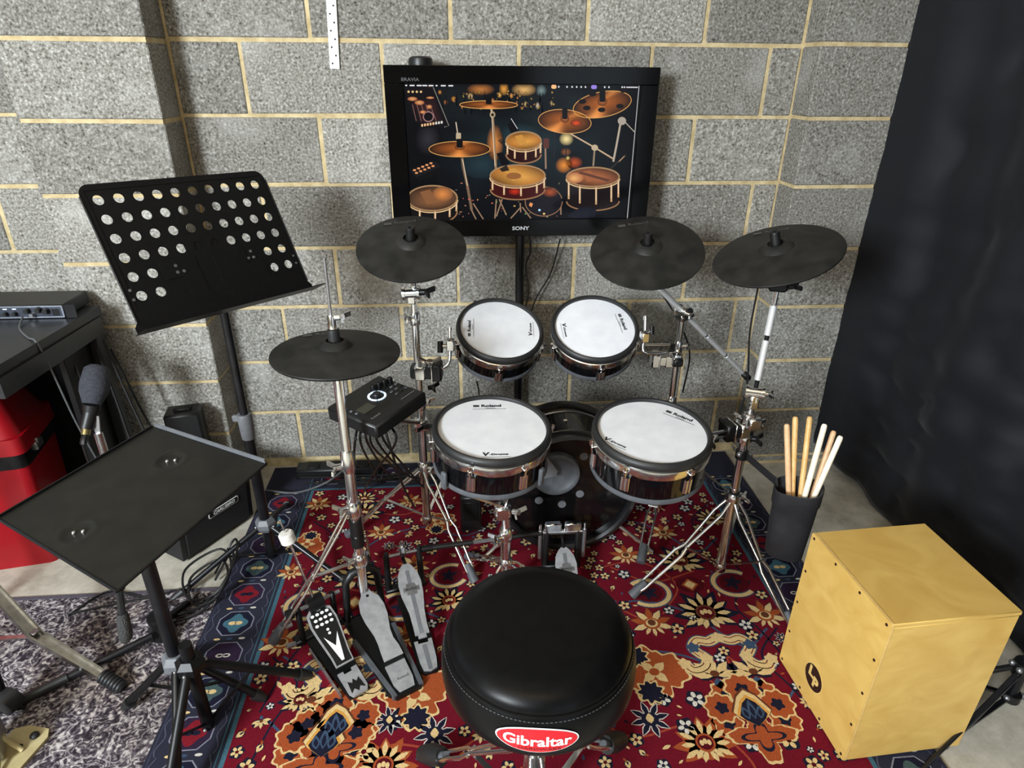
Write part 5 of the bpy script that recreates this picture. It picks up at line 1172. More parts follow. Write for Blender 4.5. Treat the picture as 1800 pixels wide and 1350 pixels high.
# ---------------------------------------------------------------- double pedal: slave board, shaft, main board
dp = thing('double_pedal', 'grey double bass pedal, two boards joined by a shaft, reaching the kick drum', 'pedal', (.75, -.9, 0))
def mapex(Hh, T, nm, posts):
    M, L_ = pedal_frame(Hh, T); ph = V((T.x - Hh.x, T.y - Hh.y, 0)).normalized(); ps = ph.cross(V((0, 0, 1)))
    k = L_ / .29
    o = [(-.020, .072), (-.012, .072), (-.012, .062), (.012, .062), (.012, .072), (.022, .072), (.021, .10), (.024, .14), (.033, .19), (.035, .225), (.030, .255), (.018, .278), (.008, .288), (-.008, .288), (-.018, .278), (-.030, .255), (-.035, .225), (-.033, .19), (-.022, .14), (-.020, .10)]
    fb_ = MB().prism(M, [(x, y * k) for x, y in o], 0, .006).build('footboard', ALU, dp, smooth=0)
    MB().box(M, (0, .17 * k, .006), (.0115, .19 * k, .0012)).build('groove', GREYP, fb_, smooth=0)
    bM = M @ Matrix.Translation((0, .205 * k, .0066))
    MB().prism(bM, [(-.024, -.006), (-.015, -.006), (-.015, -.017), (.015, -.017), (.015, -.006), (.024, -.006), (.024, .008), (.015, .008), (.012, .020), (-.012, .020), (-.015, .008), (-.024, .008)], 0, .0008).build('badge', STEEL, fb_, smooth=0)
    lettering('MAPEX', bM @ Matrix.Translation((0, .001, .001)), .0105, INK, fb_, 'logo', bold=.0002, sx=1.05)
    hp_ = MB().prism(M @ Matrix.Rotation(-.22, 4, 'X'), [(-.024, .0), (-.019, -.028), (.0, -.034), (.019, -.028), (.024, .0), (.026, .066), (.015, .066), (.015, .056), (-.015, .056), (-.015, .066), (-.026, .066)], 0, .006).build('heel_plate', ALU, dp, smooth=0)
    MB().box(M @ Matrix.Rotation(-.22, 4, 'X'), (0, .01, .0062), (.0115, .08, .001)).build('groove', GREYP, hp_, smooth=0)
    MB().prism(frame((0, 0, .006)), [tuple((V((Hh.x, Hh.y, 0)) + ps * a + ph * b).xy) for a, b in ((-.03, -.02), (-.018, -.036), (.018, -.036), (.03, -.02), (.036, .28), (-.036, .28))], .003, .010).build('base_plate', BLACKM, dp, smooth=0)
    b0 = V((T.x, T.y, 0)) + ph * .03
    for s_ in (-1, 1):
        MB().tube([b0 + ps * s_ * .054 + V((0, 0, .012)), b0 + ps * s_ * .052 + V((0, 0, posts - .01)), b0 + ps * s_ * .052 + V((0, 0, posts + .004))], [.0105, .0095, .006], 12).build('post', PLASTIC, dp)
    MB().box(frame(b0 + V((0, 0, .018)), ps), (0, 0, 0), (.13, .03, .016), .004).build('frame_bar', BLACKM, dp)
    MB().cyl(b0 - ps * .054 + V((0, 0, posts - .012)), b0 + ps * .054 + V((0, 0, posts - .012)), .0055, seg=12).build('axle', STEEL, dp)
    MB().tube([M @ V((0, L_ - .005, .004)), b0 + V((0, 0, posts * .8)), b0 + V((0, 0, posts - .02))], .0055, 8).build('chain', BLACKM, dp)
    return b0, ps, ph
s0, sps, sph = mapex(V((.563, -1.078, .022)), V((.486, -.800, .135)), 'slave', .165)
MB().box(frame(s0 + V((0, 0, .165)), sps), (0, 0, 0), (.02, .02, .045), .005).cyl(s0 + V((0, 0, .18)), s0 + V((0, 0, .20)), .005, seg=8).build('cam', mat('polished_steel', (.8, .82, .85), .15, 1.0, noise=(.75, .77, .8), nscale=30), dp)
m0, mps, mph = mapex(V((.998, -1.00, .022)), V((.998, -.735, .115)), 'main', .165)
for sx in (-.033, .033):
    MB().box(frame(m0 + mps * sx + V((0, .0, .178)), mps), (0, 0, 0), (.056, .022, .034), .004).build('cam', mat('polished_steel'), dp)
MB().cyl(m0 - mps * .066 + V((0, 0, .158)), m0 + mps * .066 + V((0, 0, .158)), .008, seg=12).build('cam_axle', CHROME, dp)
for s_ in (-1, 1):
    MB().cyl(m0 + mps * s_ * .074 + V((0, 0, .05)), m0 + mps * s_ * .074 + V((0, 0, .165)), .0065, seg=10).build('spring', STEEL, dp)
    MB().box(frame(m0 + mps * s_ * .060 + V((0, 0, .09)), mps), (0, .004, 0), (.012, .02, .16), .003).build('post_plate', PLASTIC, dp)
    MB().cyl(m0 + mps * s_ * .074 + V((0, 0, .165)), m0 + mps * s_ * .074 + V((0, 0, .19)), .004, seg=8).build('spring_bolt', CHROME, dp)
sa, sb_ = s0 + sps * .06 + V((0, 0, .153)), m0 - mps * .07 + V((0, 0, .155))
sm1, sm2 = sa.lerp(sb_, .42), sa.lerp(sb_, .60)
MB().cyl(sa.lerp(sb_, .06), sm1, .0085, seg=12).build('drive_shaft', PLASTIC, dp)
MB().cyl(sm1, sm2, .0068, seg=6).build('inner_shaft', STEEL, dp); MB().cyl(sm2, sb_, .0085, seg=12).build('drive_shaft', PLASTIC, dp)
MB().cyl(sa, sa.lerp(sb_, .09), .011, seg=12).build('universal_joint', BLACKM, dp)

# ---------------------------------------------------------------- drum throne
TC = V((.807, -1.553, 0))
th = thing('drum_stool', 'round black vinyl drum stool with red oval badge in the foreground', 'stool', (.807, -1.553, 0))
prof = [(0, .652), (.08, .652), (.122, .6495), (.147, .643), (.160, .632), (.1655, .622), (.1662, .6165)]
MB().lathe(frame(TC), prof + [(.158, .610), (0, .610)], 96).build('seat_top', VINYL, th, smooth=60)
side_p = [(.1662, .616), (.1715, .607), (.1755, .592), (.1775, .573), (.1775, .556), (.1755, .539), (.168, .523), (.150, .512)]
MB().lathe(frame(TC), side_p + [(0, .510), (0, .616)], 96).build('seat_side', VINYL, th, smooth=60)
MB().lathe(frame(TC), [(.1650, .6180), (.1683, .6170), (.1690, .6140), (.1650, .6125)], 96, closed=True).build('piping', VINYL, th, smooth=60)
sti = MB()
for k in range(150):
    a = 2 * math.pi * (k + .5) / 150; M = frame(TC + V((.1712 * math.cos(a), .1712 * math.sin(a), .6085)), (-math.sin(a), math.cos(a), 0), (math.cos(a), math.sin(a), .55)); sti.box(M, (0, 0, 0), (.0042, .0011, .0012))
sti.build('stitching', mat('dark_thread', srgb(66, 66, 68), .7, noise=srgb(74, 74, 76), nscale=60), th, smooth=0, kind='stuff')
def on_side(a, t, off):
    pts = side_p[1:]; d = [0]
    for p, q in zip(pts, pts[1:]): d.append(d[-1] + math.hypot(p[0] - q[0], p[1] - q[1]))
    t = min(max(t, 0), d[-1] - 1e-5); i = max(k for k in range(len(pts) - 1) if d[k] <= t); f_ = (t - d[i]) / (d[i + 1] - d[i])
    r_ = pts[i][0] + f_ * (pts[i + 1][0] - pts[i][0]); z = pts[i][1] + f_ * (pts[i + 1][1] - pts[i][1])
    tx, tz = pts[i + 1][0] - pts[i][0], pts[i + 1][1] - pts[i][1]; l = math.hypot(tx, tz); nx, nz_ = -tz / l, tx / l
    r_ += nx * off; z += nz_ * off
    return TC + V((r_ * math.cos(a), r_ * math.sin(a), z))
BA = math.radians(-97.5); BT = .0325
def badge_pt(x, y, off): return on_side(BA + x / .172, BT - y, off)
def badge_oval(rx, ry, off, m_, nm):
    mb = MB(); N = 40; rings = 6; vs = [badge_pt(0, 0, off)]
    for j in range(1, rings + 1):
        vs += [badge_pt(rx * j / rings * math.cos(2 * math.pi * k / N), ry * j / rings * math.sin(2 * math.pi * k / N), off) for k in range(N)]
    fs = [(0, 1 + k, 1 + (k + 1) % N) for k in range(N)]
    for j in range(rings - 1): fs += [(1 + j * N + k, 1 + j * N + (k + 1) % N, 1 + (j + 1) * N + (k + 1) % N, 1 + (j + 1) * N + k) for k in range(N)]
    return mb.add(vs, fs).build(nm, m_, th, smooth=60)
bo = badge_oval(.066, .0265, .0022, WHITE, 'badge'); badge_oval(.0632, .0242, .0030, BADGERED, 'badge_field')
gl_ = lettering('Gibraltar', Matrix.Identity(4), .0285, WHITE, bo, 'logo', bold=.0007, sx=1.02, depth=0)
gl2 = lettering('HARDWARE', Matrix.Translation((.004, -.0165, 0)), .0075, mat('dark_red_ink', srgb(120, 8, 20), .4, noise=srgb(112, 8, 18), nscale=60), bo, 'logo', bold=.0001, sx=1.6, depth=0)
for g in (gl_, gl2):
    for v_ in g.data.vertices:
        q = v_.co + ROOT[g.name]; v_.co = badge_pt(q.x, q.y, .0038) - ROOT[g.name]
MB().cyl((TC.x, TC.y, .06), (TC.x, TC.y, .515), .0165, seg=20).cyl((TC.x, TC.y, .24), (TC.x, TC.y, .33), .0225, seg=20).build('post', CHROME, th)
for a in (141, 39, 270):
    d = V((math.cos(math.radians(a)), math.sin(math.radians(a)), 0)); b0 = TC + V((0, 0, .30)); ft = TC + d * .285 + V((0, 0, .03))
    braced_leg(b0 + d * .02, b0.lerp(ft, .55) + d * .01, ft, .03, th, w=.014)
    MB().bar(TC + V((0, 0, .085)), b0.lerp(ft, .55), .013, .003, V((0, 0, 1)).cross(d)).build('brace', CHROME, th, smooth=0)
    MB().tube([ft - d * .03 + V((0, 0, .03)), ft + V((0, 0, .012)), ft + d * .035 + V((0, 0, -.014))], [.022, .026, .020], 12).build('rubber_foot', RUBBER, th)

# ---------------------------------------------------------------- stick bag and sticks
bgp = V((1.58, -1.016, .526))
bag = thing('stick_bag', 'black cloth stick bag hanging from the ride stand, open at the top', 'bag', bgp - V((0, 0, .24)))
mb = MB(); NB = 28; rows = []; VX = V((.62, -.35, 0)).normalized(); VY = V((-VX.y, VX.x, 0))
for zz, sx, sy in ((-.235, .040, .026), (-.225, .050, .034), (-.12, .055, .038), (-.05, .058, .042), (-.045, .0615, .045), (-.002, .062, .046), (.0, .060, .044), (-.004, .056, .040), (-.20, .046, .030)):
    rows.append([bgp + VX * sx * math.copysign(abs(math.cos(2 * math.pi * k / NB)) ** .7, math.cos(2 * math.pi * k / NB)) + VY * sy * math.copysign(abs(math.sin(2 * math.pi * k / NB)) ** .7, math.sin(2 * math.pi * k / NB)) + V((0, 0, zz + (.010 * math.sin(2 * math.pi * k / NB + 1.0) if zz > -.06 else 0))) for k in range(NB)])
vs = [p for r_ in rows for p in r_]
fs = [(i * NB + k, i * NB + (k + 1) % NB, (i + 1) * NB + (k + 1) % NB, (i + 1) * NB + k) for i in range(len(rows) - 1) for k in range(NB)] + [tuple(range(NB)), tuple(range((len(rows) - 1) * NB, len(rows) * NB))]
mb.add(vs, fs).build('pouch', BAGM, bag, smooth=45)
MB().bar(V((D_[0] + .012, D_[1] - .012, .482)), bgp - VX * .055 + V((0, 0, -.004)), .006, .024, V((.6, .5, 0)), ch=.001).build('strap', BAGM, bag)
MB().lathe(frame((*D_, .484)), [(.0135, -.013), (.0185, -.013), (.0185, .013), (.0135, .013)], 20, closed=True).build('strap_clamp', BLACKM, bag)
for q in ((.014, -.012, .004), (-.022, .0, .012)): MB().ball((D_[0] + q[0] + .004, D_[1] - .02, .484 + q[2]), .008).build('strap_bolt', STEEL, bag)
sticks = ((1383, 745, 1384, 850, STICKP, 'drumstick nearest the ride stand, short pinkish wooden end at the far left of the bag'), (1398, 732, 1392, 862, STICK, 'second drumstick from the left in the bag, honey brown wood'),
          (1424, 732, 1408, 862, STICK, 'third drumstick from the left, honey brown, just left of the whitish sticks'), (1450, 745, 1418, 862, STICKLIT, 'whitish drumstick in the middle of the bag, left of the other white one'),
          (1466, 757, 1430, 862, STICKP, 'pinkish drumstick between the two whitish ones in the bag'), (1478, 766, 1434, 862, STICKLIT, 'whitish drumstick leaning furthest right out of the bag'))
SB2 = [((1.546, -0.9482, 0.6829), (1.561, -0.9962, 0.5189)), ((1.575, -0.9329, 0.6961), (1.577, -0.9946, 0.502)), ((1.614, -0.9361, 0.6965), (1.591, -1.012, 0.5138)), ((1.626, -0.9896, 0.7033), (1.589, -1.037, 0.5202)), ((1.678, -0.9581, 0.6625), (1.629, -1.011, 0.5112)), ((1.667, -1.007, 0.6755), (1.619, -1.035, 0.5175))]
for (a, b), sk in zip(SB2, sticks):
    a, b = V(a), V(b); d = (a - b).normalized(); M = frame(a, (1, 0, 0), d); L_ = (a - b).length + .05
    o = MB().lathe(M, [(0, 0), (.0045, -.0005), (.0068, -.004), (.0075, -.009), (.0075, -L_), (0, -L_)], 14).build('drumstick', sk[4])
    tag(o, sk[5], 'drumstick', 'drumsticks in the stick bag')

# ---------------------------------------------------------------- cajon
cj = thing('box_drum', 'light birch wooden box drum with round dark badge standing on the floor at the right', 'box drum', (1.74, -1.285, 0))
cA, cB, cC, cD = [V((*q, 0)) for q in ((1.568, -1.136), (1.586, -1.447), (1.902, -1.431), (1.884, -1.122))]
CH, CZ = .455, .014
CF = frame(((cA + cB) / 2), (cB - cA), (0, 0, 1))      # x along the front edge, z up; -y of this frame is outwards
W_ = (cB - cA).length; Dp = (cC - cB).length
outn = -(cC - cB).normalized()
TM = frame((cA + cB) / 2 + V((0, 0, CZ + CH / 2)), (cB - cA), outn)   # tapa plane: x right, y up, z out
if (TM @ V((0, 1, 0)) - TM @ V((0, 0, 0))).z < 0: TM = frame((cA + cB) / 2 + V((0, 0, CZ + CH / 2)), (cA - cB), outn)
h2 = CH - .012
MB().box(TM, (0, -.006 + .0, -Dp / 2 - .001), (W_ - .002, h2, Dp - .006), .003).build('body', PLY, cj)
MB().box(TM, (0, CH / 2 - .007, -Dp / 2 - .001), (W_, .012, Dp - .004), .002).build('top_panel', PLY, cj)
tpn = MB().prism(TM, rrect(W_ + .002, CH, .008, 4), -.006, .0, 0)
tpn.build('front_panel', [PLY], cj)
MB().prism(TM, rrect(W_ + .003, CH + .001, .008, 4), -.0035, -.0025).prism(TM, rrect(W_ + .0032, CH + .0012, .008, 4), -.0062, -.0055).build('ply_line', DARKEDGE, cj, smooth=0)
scw = []
for k in range(5): scw += [(-W_ / 2 + .012, CH / 2 - .012 - (CH - .024) * k / 4), (W_ / 2 - .012, CH / 2 - .012 - (CH - .024) * k / 4)]
for k in (1, 2): scw += [(-W_ / 2 + .012 + (W_ - .024) * k / 3, CH / 2 - .012), (-W_ / 2 + .012 + (W_ - .024) * k / 3, -CH / 2 + .012)]
for x, y in scw: MB().cyl(TM @ V((x, y, -.002)), TM @ V((x, y, .0012)), .0042, .0036, seg=10).build('screw', BADGEDARK, cj)
for q, (dx, dz) in enumerate(((-.14, .03), (.14, .03), (-.14, Dp - .03), (.14, Dp - .03))):
    MB().cyl(TM @ V((dx, -CH / 2, -dz)), TM @ V((dx, -CH / 2 - .0145, -dz)), .014, .012, seg=14).build('foot', RUBBER, cj)
bq = TM.inverted() @ V((1.578, -1.28, 0.1069)); bx, by = bq.x, bq.y
MB().prism(TM, ell(bx, by, .0385, .0385, 36), 0, .0005).build('badge_rim', GOLDINK, cj, smooth=0)
bd2 = MB().prism(TM, ell(bx, by, .0365, .0365, 36), 0, .0008).build('badge', BADGEDARK, cj, smooth=0)
lettering('L', TM @ Matrix.Translation((bx - .012, by + .009, .001)), .042, GOLDINK, bd2, 'logo', bold=.0022)
lettering('P', TM @ Matrix.Translation((bx + .011, by - .009, .001)), .042, GOLDINK, bd2, 'logo', bold=.0022)

# ---------------------------------------------------------------- music stand
ms = thing('music_stand', 'black music stand with round holes in its tilted desk, in front of the left pier', 'music stand', (.008, -.585, 0))
dc = V((.015, -.627, 1.106)); dx_, dy_, dn = V((.632, .774, -.041)), V((-.340, .325, .882)), V((.696, -.544, .469))
DM = frame(dc, dx_, dn)
pl_ = MB(); P0, RH = .0482, .0124
us = [-.217 + P0 * k for k in range(10)]; us = [-.2150 + .0477 * k for k in range(10)]
vs_ = [.1468 - .0484 * k for k in range(6)]
def cell(u, v, hu, hv, hole):
    q = [(u + hu, v), (u + hu, v + hv), (u, v + hv), (u - hu, v + hv), (u - hu, v), (u - hu, v - hv), (u, v - hv), (u + hu, v - hv)]
    if not hole: pl_.add([DM @ V((a, b, 0)) for a, b in q], [tuple(range(8))]); return
    n = 24; hole_p = [(u + hole * math.cos(2 * math.pi * k / n), v + hole * math.sin(2 * math.pi * k / n)) for k in range(n)]
    pts = [DM @ V((a, b, 0)) for a, b in q + hole_p]
    pl_.add(pts, [tuple([i, (i + 1) % 8] + [8 + (3 * (i + 1) - j) % n for j in range(0, 4)]) for i in range(8)])
for j, v in enumerate(vs_):
    for i, u in enumerate(us):
        cell(u, v, .02385, .0242, RH if (j < 4 or i in (0, 1, 8, 9)) else 0)
u0, u1 = us[0] - .02385, us[-1] + .02385; v1, v0 = vs_[0] + .0242, vs_[-1] - .0242
def dpoly(pts): pl_.add([DM @ V((a, b, 0)) for a, b in pts], [tuple(range(len(pts)))])
cr = [(.252 - .026 + .026 * math.cos(math.radians(a)), .186 - .026 + .026 * math.sin(math.radians(a))) for a in range(0, 91, 15)]
cl_ = [(-x, y) for x, y in cr[::-1]]
dpoly([(u1, v1), (u1, v1 - .012), (.252, v1 - .012)] + cr[1:] + cl_[:-1] + [(-.252, v1 - .012), (u0, v1 - .012), (u0, v1)])
dpoly([(u0, v1 - .012), (-.252, v1 - .012), (-.252, v0), (u0, v0)]); dpoly([(u1, v1 - .012), (.252, v1 - .012), (.252, v0), (u1, v0)])
dpoly([(-.252, v0), (.252, v0), (.252, -.155), (.262, -.168), (.262, -.184), (-.262, -.184), (-.262, -.168), (-.252, -.155)])
dk = pl_.build('desk', BLACKM, ms, smooth=0); so = dk.modifiers.new('thickness', 'SOLIDIFY'); so.thickness = .0015
MB().box(DM, (0, -.1845, .030), (.53, .002, .062)).build('ledge', BLACKM, ms, smooth=0)
for sx in (-.253, .253): MB().tube([DM @ V((sx, -.155, .002)), DM @ V((sx, .158, .002))], .0022, 6).build('rolled_edge', BLACKM, ms)
for (a, b, r_) in ((-.2366, -.0773, .0045), (-.2373, -.1011, .0045), (.2419, -.0742, .0035), (.2412, -.0967, .0035), (-.1057, -.0393, .005), (-.1076, -.0566, .005), (-.0904, -.0565, .005), (.1138, -.0379, .0045), (.0991, -.0559, .0045), (.1159, -.056, .0045)):
    MB().cyl(DM @ V((a, b, -.001)), DM @ V((a, b, .0022)), r_, r_ * .8, seg=12).build('rivet', STEEL, ms)
MB().box(DM, (0, -.02, -.016), (.10, .10, .028), .006).build('desk_bracket', BLACKM, ms)
G_ = (.008, -.585)
pole(ms, (*G_, .50), (*G_, 1.08), .0125, 'upper_tube', SATIN); pole(ms, (*G_, .012), (*G_, .53), .0165, 'lower_tube', SATIN)
MB().lathe(frame((*G_, .535)), [(.012, -.05), (.020, -.05), (.0215, -.02), (.0225, .03), (.020, .036), (.012, .036)], 24, closed=True).build('clutch', GREYP, ms)
MB().box(frame((G_[0] - .026, G_[1], .556), (1, 0, 0)), (0, 0, 0), (.022, .014, .022), .003).build('clutch_lever', GREYP, ms)
MB().lathe(frame((*G_, .155)), [(0, -.028), (.024, -.028), (.034, -.012), (.034, .004), (.024, .020), (0, .020)], 6).build('leg_hub', GREYP, ms, smooth=0)
for a in (213, 333, 93):
    d = V((math.cos(math.radians(a)), math.sin(math.radians(a)), 0)); h_ = V((*G_, .142)); ft = V((*G_, .014)) + d * .29
    lg = MB().tube([h_ + d * .028, ft], .0095, 12).build('leg', SATIN, ms)
    rubber_foot(ft, ft - h_, lg, .012, .035, RUBBER)
    MB().bar(V((*G_, .022)), h_.lerp(ft, .48), .010, .003, V((0, 0, 1)).cross(d)).build('brace', BLACKM, ms, smooth=0)
    MB().ball(h_ + d * .033 + V((0, 0, .006)), .0045).build('bolt', STEEL, ms)

# ---------------------------------------------------------------- tray stand in the left foreground
tr = thing('tray_stand', 'black flat tray on a tripod with two round dimples, in the left foreground', 'stand', (-.045, -1.19, 0))
tq = [V(q) for q in ((-.088, -.925, .724), (.233, -1.113, .722), (.045, -1.452, .673), (-.296, -1.222, .679))]
tc = sum(tq, V()) / 4; tx = ((tq[1] - tq[0]) + (tq[2] - tq[3])).normalized(); ty = (tq[0] - tq[3]) + (tq[1] - tq[2]); tnz = tx.cross(ty).normalized()
TT = frame(tc, tx, tnz)
loc2 = [TT.inverted() @ q for q in tq]; tpoly = [(q.x, q.y) for q in loc2]
N_ = 40
TRAY = mat('worn_black_tray', srgb(20, 19, 15), .5, .0, noise=srgb(28, 26, 21), nscale=18, rvar=.06, bump=.04, bscale=60, spec=.3)
# tray sheet with two pressed dimples: bilinear grid
def bil(s_, t_):
    a = V((*tpoly[3], 0)).lerp(V((*tpoly[2], 0)), s_); b = V((*tpoly[0], 0)).lerp(V((*tpoly[1], 0)), s_); return a.lerp(b, t_)
dm = [TT.inverted() @ V((0.0052, -1.07, 0.702)), TT.inverted() @ V((-0.1037, -1.284, 0.687))]
vs = []
for i in range(71):
    for j in range(71):
        p = bil(i / 70, j / 70); z = 0
        for d in dm:
            r_ = math.hypot(p.x - d.x, p.y - d.y)
            z += -.0035 * (1 / (1 + math.exp((r_ - .027) / .0022))) + .0016 * math.exp(-((r_ - .034) / .004) ** 2)
        vs.append(TT @ V((p.x, p.y, z)))
tmesh = MB().add(vs, [(i * 71 + j, (i + 1) * 71 + j, (i + 1) * 71 + j + 1, i * 71 + j + 1) for i in range(70) for j in range(70)]).build('tray', TRAY, tr, smooth=180)
so = tmesh.modifiers.new('thickness', 'SOLIDIFY'); so.thickness = .0025; so.offset = -1
cor = [TT @ V((*p, 0)) for p in tpoly]
def lip(a, b, h_, m_):
    sd = (b - a).normalized().cross(tnz); MB().bar(a.lerp(b, .012), b.lerp(a, .01), .003, h_ * 2, sd).build('raised_edge', m_, tr, smooth=0)
lip(cor[0], cor[1], .011, GREYP); lip(cor[3], cor[0], .006, BLACKM)
for s_, t_ in ((3, 2), (2, 1)): MB().tube([cor[s_], cor[t_]], .003, 6).build('rolled_edge', BLACKM, tr)
for d in dm:
    for sx in (-.009, .009):
        MB().ball(TT @ V((d.x + sx * .8, d.y + sx * .6, -.002)), .0046).build('bolt', CHROME, tr)
J_ = (-.043, -1.195)
pole(tr, (*J_, .20), (*J_, .66), .0165, 'pole', SATIN); MB().lathe(frame((*J_, .565)), [(.012, -.03), (.019, -.03), (.022, -.01), (.022, .02), (.012, .03)], 20, closed=True).build('clutch', GREYP, tr)
MB().box(frame((J_[0], J_[1], .655), (1, 0, 0)), (0, 0, 0), (.09, .06, .03), .006).build('tray_bracket', BLACKM, tr)
gp0, gp1 = V((0.0373, -1.435, 0.6583)), V((0.0378, -1.46, 0.5621))
MB().tube([V((J_[0] - .02, J_[1], .64)), gp0 + V((0, .01, .0)), gp0, gp0.lerp(gp1, .5)], .0065, 10).build('lever_arm', SATIN, tr)
MB().lathe(frame(gp0.lerp(gp1, .45), (1, 0, 0), gp1 - gp0), [(0, 0), (.0085, 0), (.011, .008), (.0125, .04), (.011, .052), (.006, .058), (0, .06)], 18).build('lever_grip', mat('knurled_black_grip', srgb(24, 24, 25), .6, noise=srgb(50, 50, 50), nscale=500, bump=.8, bscale=420), tr)
MB().lathe(frame((*J_, .215)), [(0, -.034), (.024, -.034), (.036, -.016), (.036, .004), (.024, .022), (0, .022)], 6).build('leg_hub', GREYP, tr, smooth=0)
for (fx, fy), m_ in (((.012, -1.45), SATIN), ((.128, -1.162), SATIN), ((-.228, -1.160), BLACKM)):
    ft = V((fx, fy, .016)); d = V((fx - J_[0], fy - J_[1], 0)).normalized(); h_ = V((*J_, .20))
    lg = MB().tube([h_ + d * .025, ft], .0105, 12).build('leg', m_, tr)
    rubber_foot(h_.lerp(ft, .9), ft - h_, lg, .0135, .03, RUBBER)
    MB().bar(V((*J_, .105)), h_.lerp(ft, .5), .009, .003, V((0, 0, 1)).cross(d)).build('brace', BLACKM, tr, smooth=0)
    MB().ball(h_ + d * .034 + V((0, 0, .006)), .0045).build('bolt', STEEL, tr)

# second small tripod just behind it
t2 = thing('tripod', 'bare black tripod stand hidden behind the pole of the tray stand', 'tripod', (.005, -1.238, 0))
K_ = (.008, -1.232)
pole(t2, (*K_, .012), (*K_, .30), .0155, 'pole', BLACKM); MB().lathe(frame((*K_, .238)), [(0, -.03), (.022, -.03), (.036, -.014), (.036, .006), (.022, .02), (0, .02)], 6).build('leg_hub', BLACKM, t2, smooth=0)
for fx, fy in ((.238, -1.098), (-.13, -1.0), (-.012, -1.475)):
    ft = V((fx, fy, .016)); d = V((fx - K_[0], fy - K_[1], 0)).normalized(); h_ = V((*K_, .225))
    lg = MB().tube([h_ + d * .025, ft], .0115, 12).build('leg', BLACKM, t2); rubber_foot(h_.lerp(ft, .9), ft - h_, lg, .0145, .035, RUBBER)
    MB().bar(V((*K_, .022)), h_.lerp(ft, .46), .010, .003, V((0, 0, 1)).cross(d)).build('brace', BLACKM, t2, smooth=0)
    MB().ball(h_ + d * .034 + V((0, 0, .006)), .005).build('bolt', STEEL, t2)
MB().ball(V((*K_, .022)) + V((0, -.02, 0)), .005).build('bolt', STEEL, t2)
# low microphone stand whose long leg lies over the grey rug
lm = thing('low_stand', 'low black stand with a round clutch and a long leg reaching over the grey rug', 'stand', (-.17, -.95, 0))
MB().cyl((-0.2325, -0.9564, 0.05), (-0.5181, -1.13, 0.016), .011, seg=12).build('leg', SATIN, lm)
MB().cyl((-0.5047, -1.122, 0.018), (-0.4127, -1.069, 0.032), .0135, seg=12).build('rubber_sleeve', RUBBER, lm)
MB().lathe(frame((-0.2267, -0.9171, 0.06)), [(0, .03), (.028, .03), (.03, .02), (.024, 0), (.03, -.02), (.03, -.05), (0, -.05)], 20).build('leg_hub', PLASTIC, lm)
MB().cyl((-0.2267, -0.9171, 0.06), (-0.1595, -0.9826, 0.3), .010, seg=12).build('tube', SATIN, lm)
for q in (((-0.1867, -0.9631, 0.015)), ((-0.2004, -0.7912, 0.012))): MB().cyl((-0.2302, -0.9138, 0.05), q, .010, seg=12).build('leg', SATIN, lm)

# ---------------------------------------------------------------- desk, interface, red box, microphone
ds = thing('desk', 'black desk with its top against the left pier, under the audio unit', 'desk', (-.95, -.45, 0))
dt, dth = .80, .05
dR = [V((-.536, -.215, 0)), V((-.570, -.66, 0)), V((-.575, -.76, 0))]
MB().prism(frame((0, 0, 0)), [(-.536, -.205), (-.574, -.74), (-1.9, -.74), (-1.9, -.205)], dt - .03, dt).build('desktop', DESKM, ds, smooth=0)
MB().bar((-.542, -.225, dt - .06), (-.572, -.72, dt - .06), .018, .058, (1, 0, 0)).build('apron', DESKM, ds, smooth=0)
MB().box(ID, (-.562, -.25, .40), (.05, .05, .70), .003).build('leg', DESKM, ds); MB().box(ID, (-1.8, -.69, .40), (.05, .05, .70), .003).build('leg', DESKM, ds)
MB().box(ID, (-.58, -.20, .42), (.02, .02, .5), .002).build('leg', DESKM, ds)
MB().box(ID, (-1.18, -.23, .44), (1.25, .02, .62), .002).build('light_stop_panel', BLACKM, ds)  # added panel, stops light passing under the desk to the wall
MB().box(ID, (-.575, -.33, .40), (.02, .20, .72), .002).build('side_panel', BLACKM, ds)
iface = thing('audio_interface', 'black rack audio unit with a silver front and knobs standing on the desk', 'audio unit', (-.8, -.27, .80))
IM = frame((-.815, -.325, .8235), (1, 0, 0), (0, -1, 0))
MB().box(IM, (0, 0, -.075), (.47, .044, .15), .004).build('case', PLASTIC, iface)
for sx in (-.2525, .2525): MB().box(IM, (sx, 0, .001), (.035, .044, .003), .001).build('rack_ear', BLACKM, iface)
fp = MB().prism(IM, rrect(.462, .040, .004), 0, .002).build('front_panel', SILVERP, iface, smooth=0)
MB().prism(IM, rrect(.452, .031, .003), .002, .0024).build('face_inset', mat('blue_black_face', srgb(52, 56, 68), .4, noise=srgb(44, 48, 60), nscale=60), fp, smooth=0)
for k in range(9):
    MB().cyl(IM @ V((.085 - .028 * k, -.004, .002)), IM @ V((.085 - .028 * k, -.004, .016)), .0075, .0062, seg=14).build('knob', PLASTIC, iface)
    MB().box(IM, (.085 - .028 * k, .011, .0025), (.012, .003, .001)).build('indicator', RINGLIGHT, iface, smooth=0)
for x, y, r_ in ((.125, .006, .009), (.160, .008, .010), (.138, -.008, .0075), (.182, .004, .010)):
    MB().cyl(IM @ V((x, y, .002)), IM @ V((x, y, .018)), r_, r_ * .8, seg=14).build('knob', PLASTIC if x != .138 else STEEL, iface)
MB().box(IM, (.208, -.002, .0028), (.022, .022, .001)).build('socket_plate', BLACKM, iface, smooth=0)
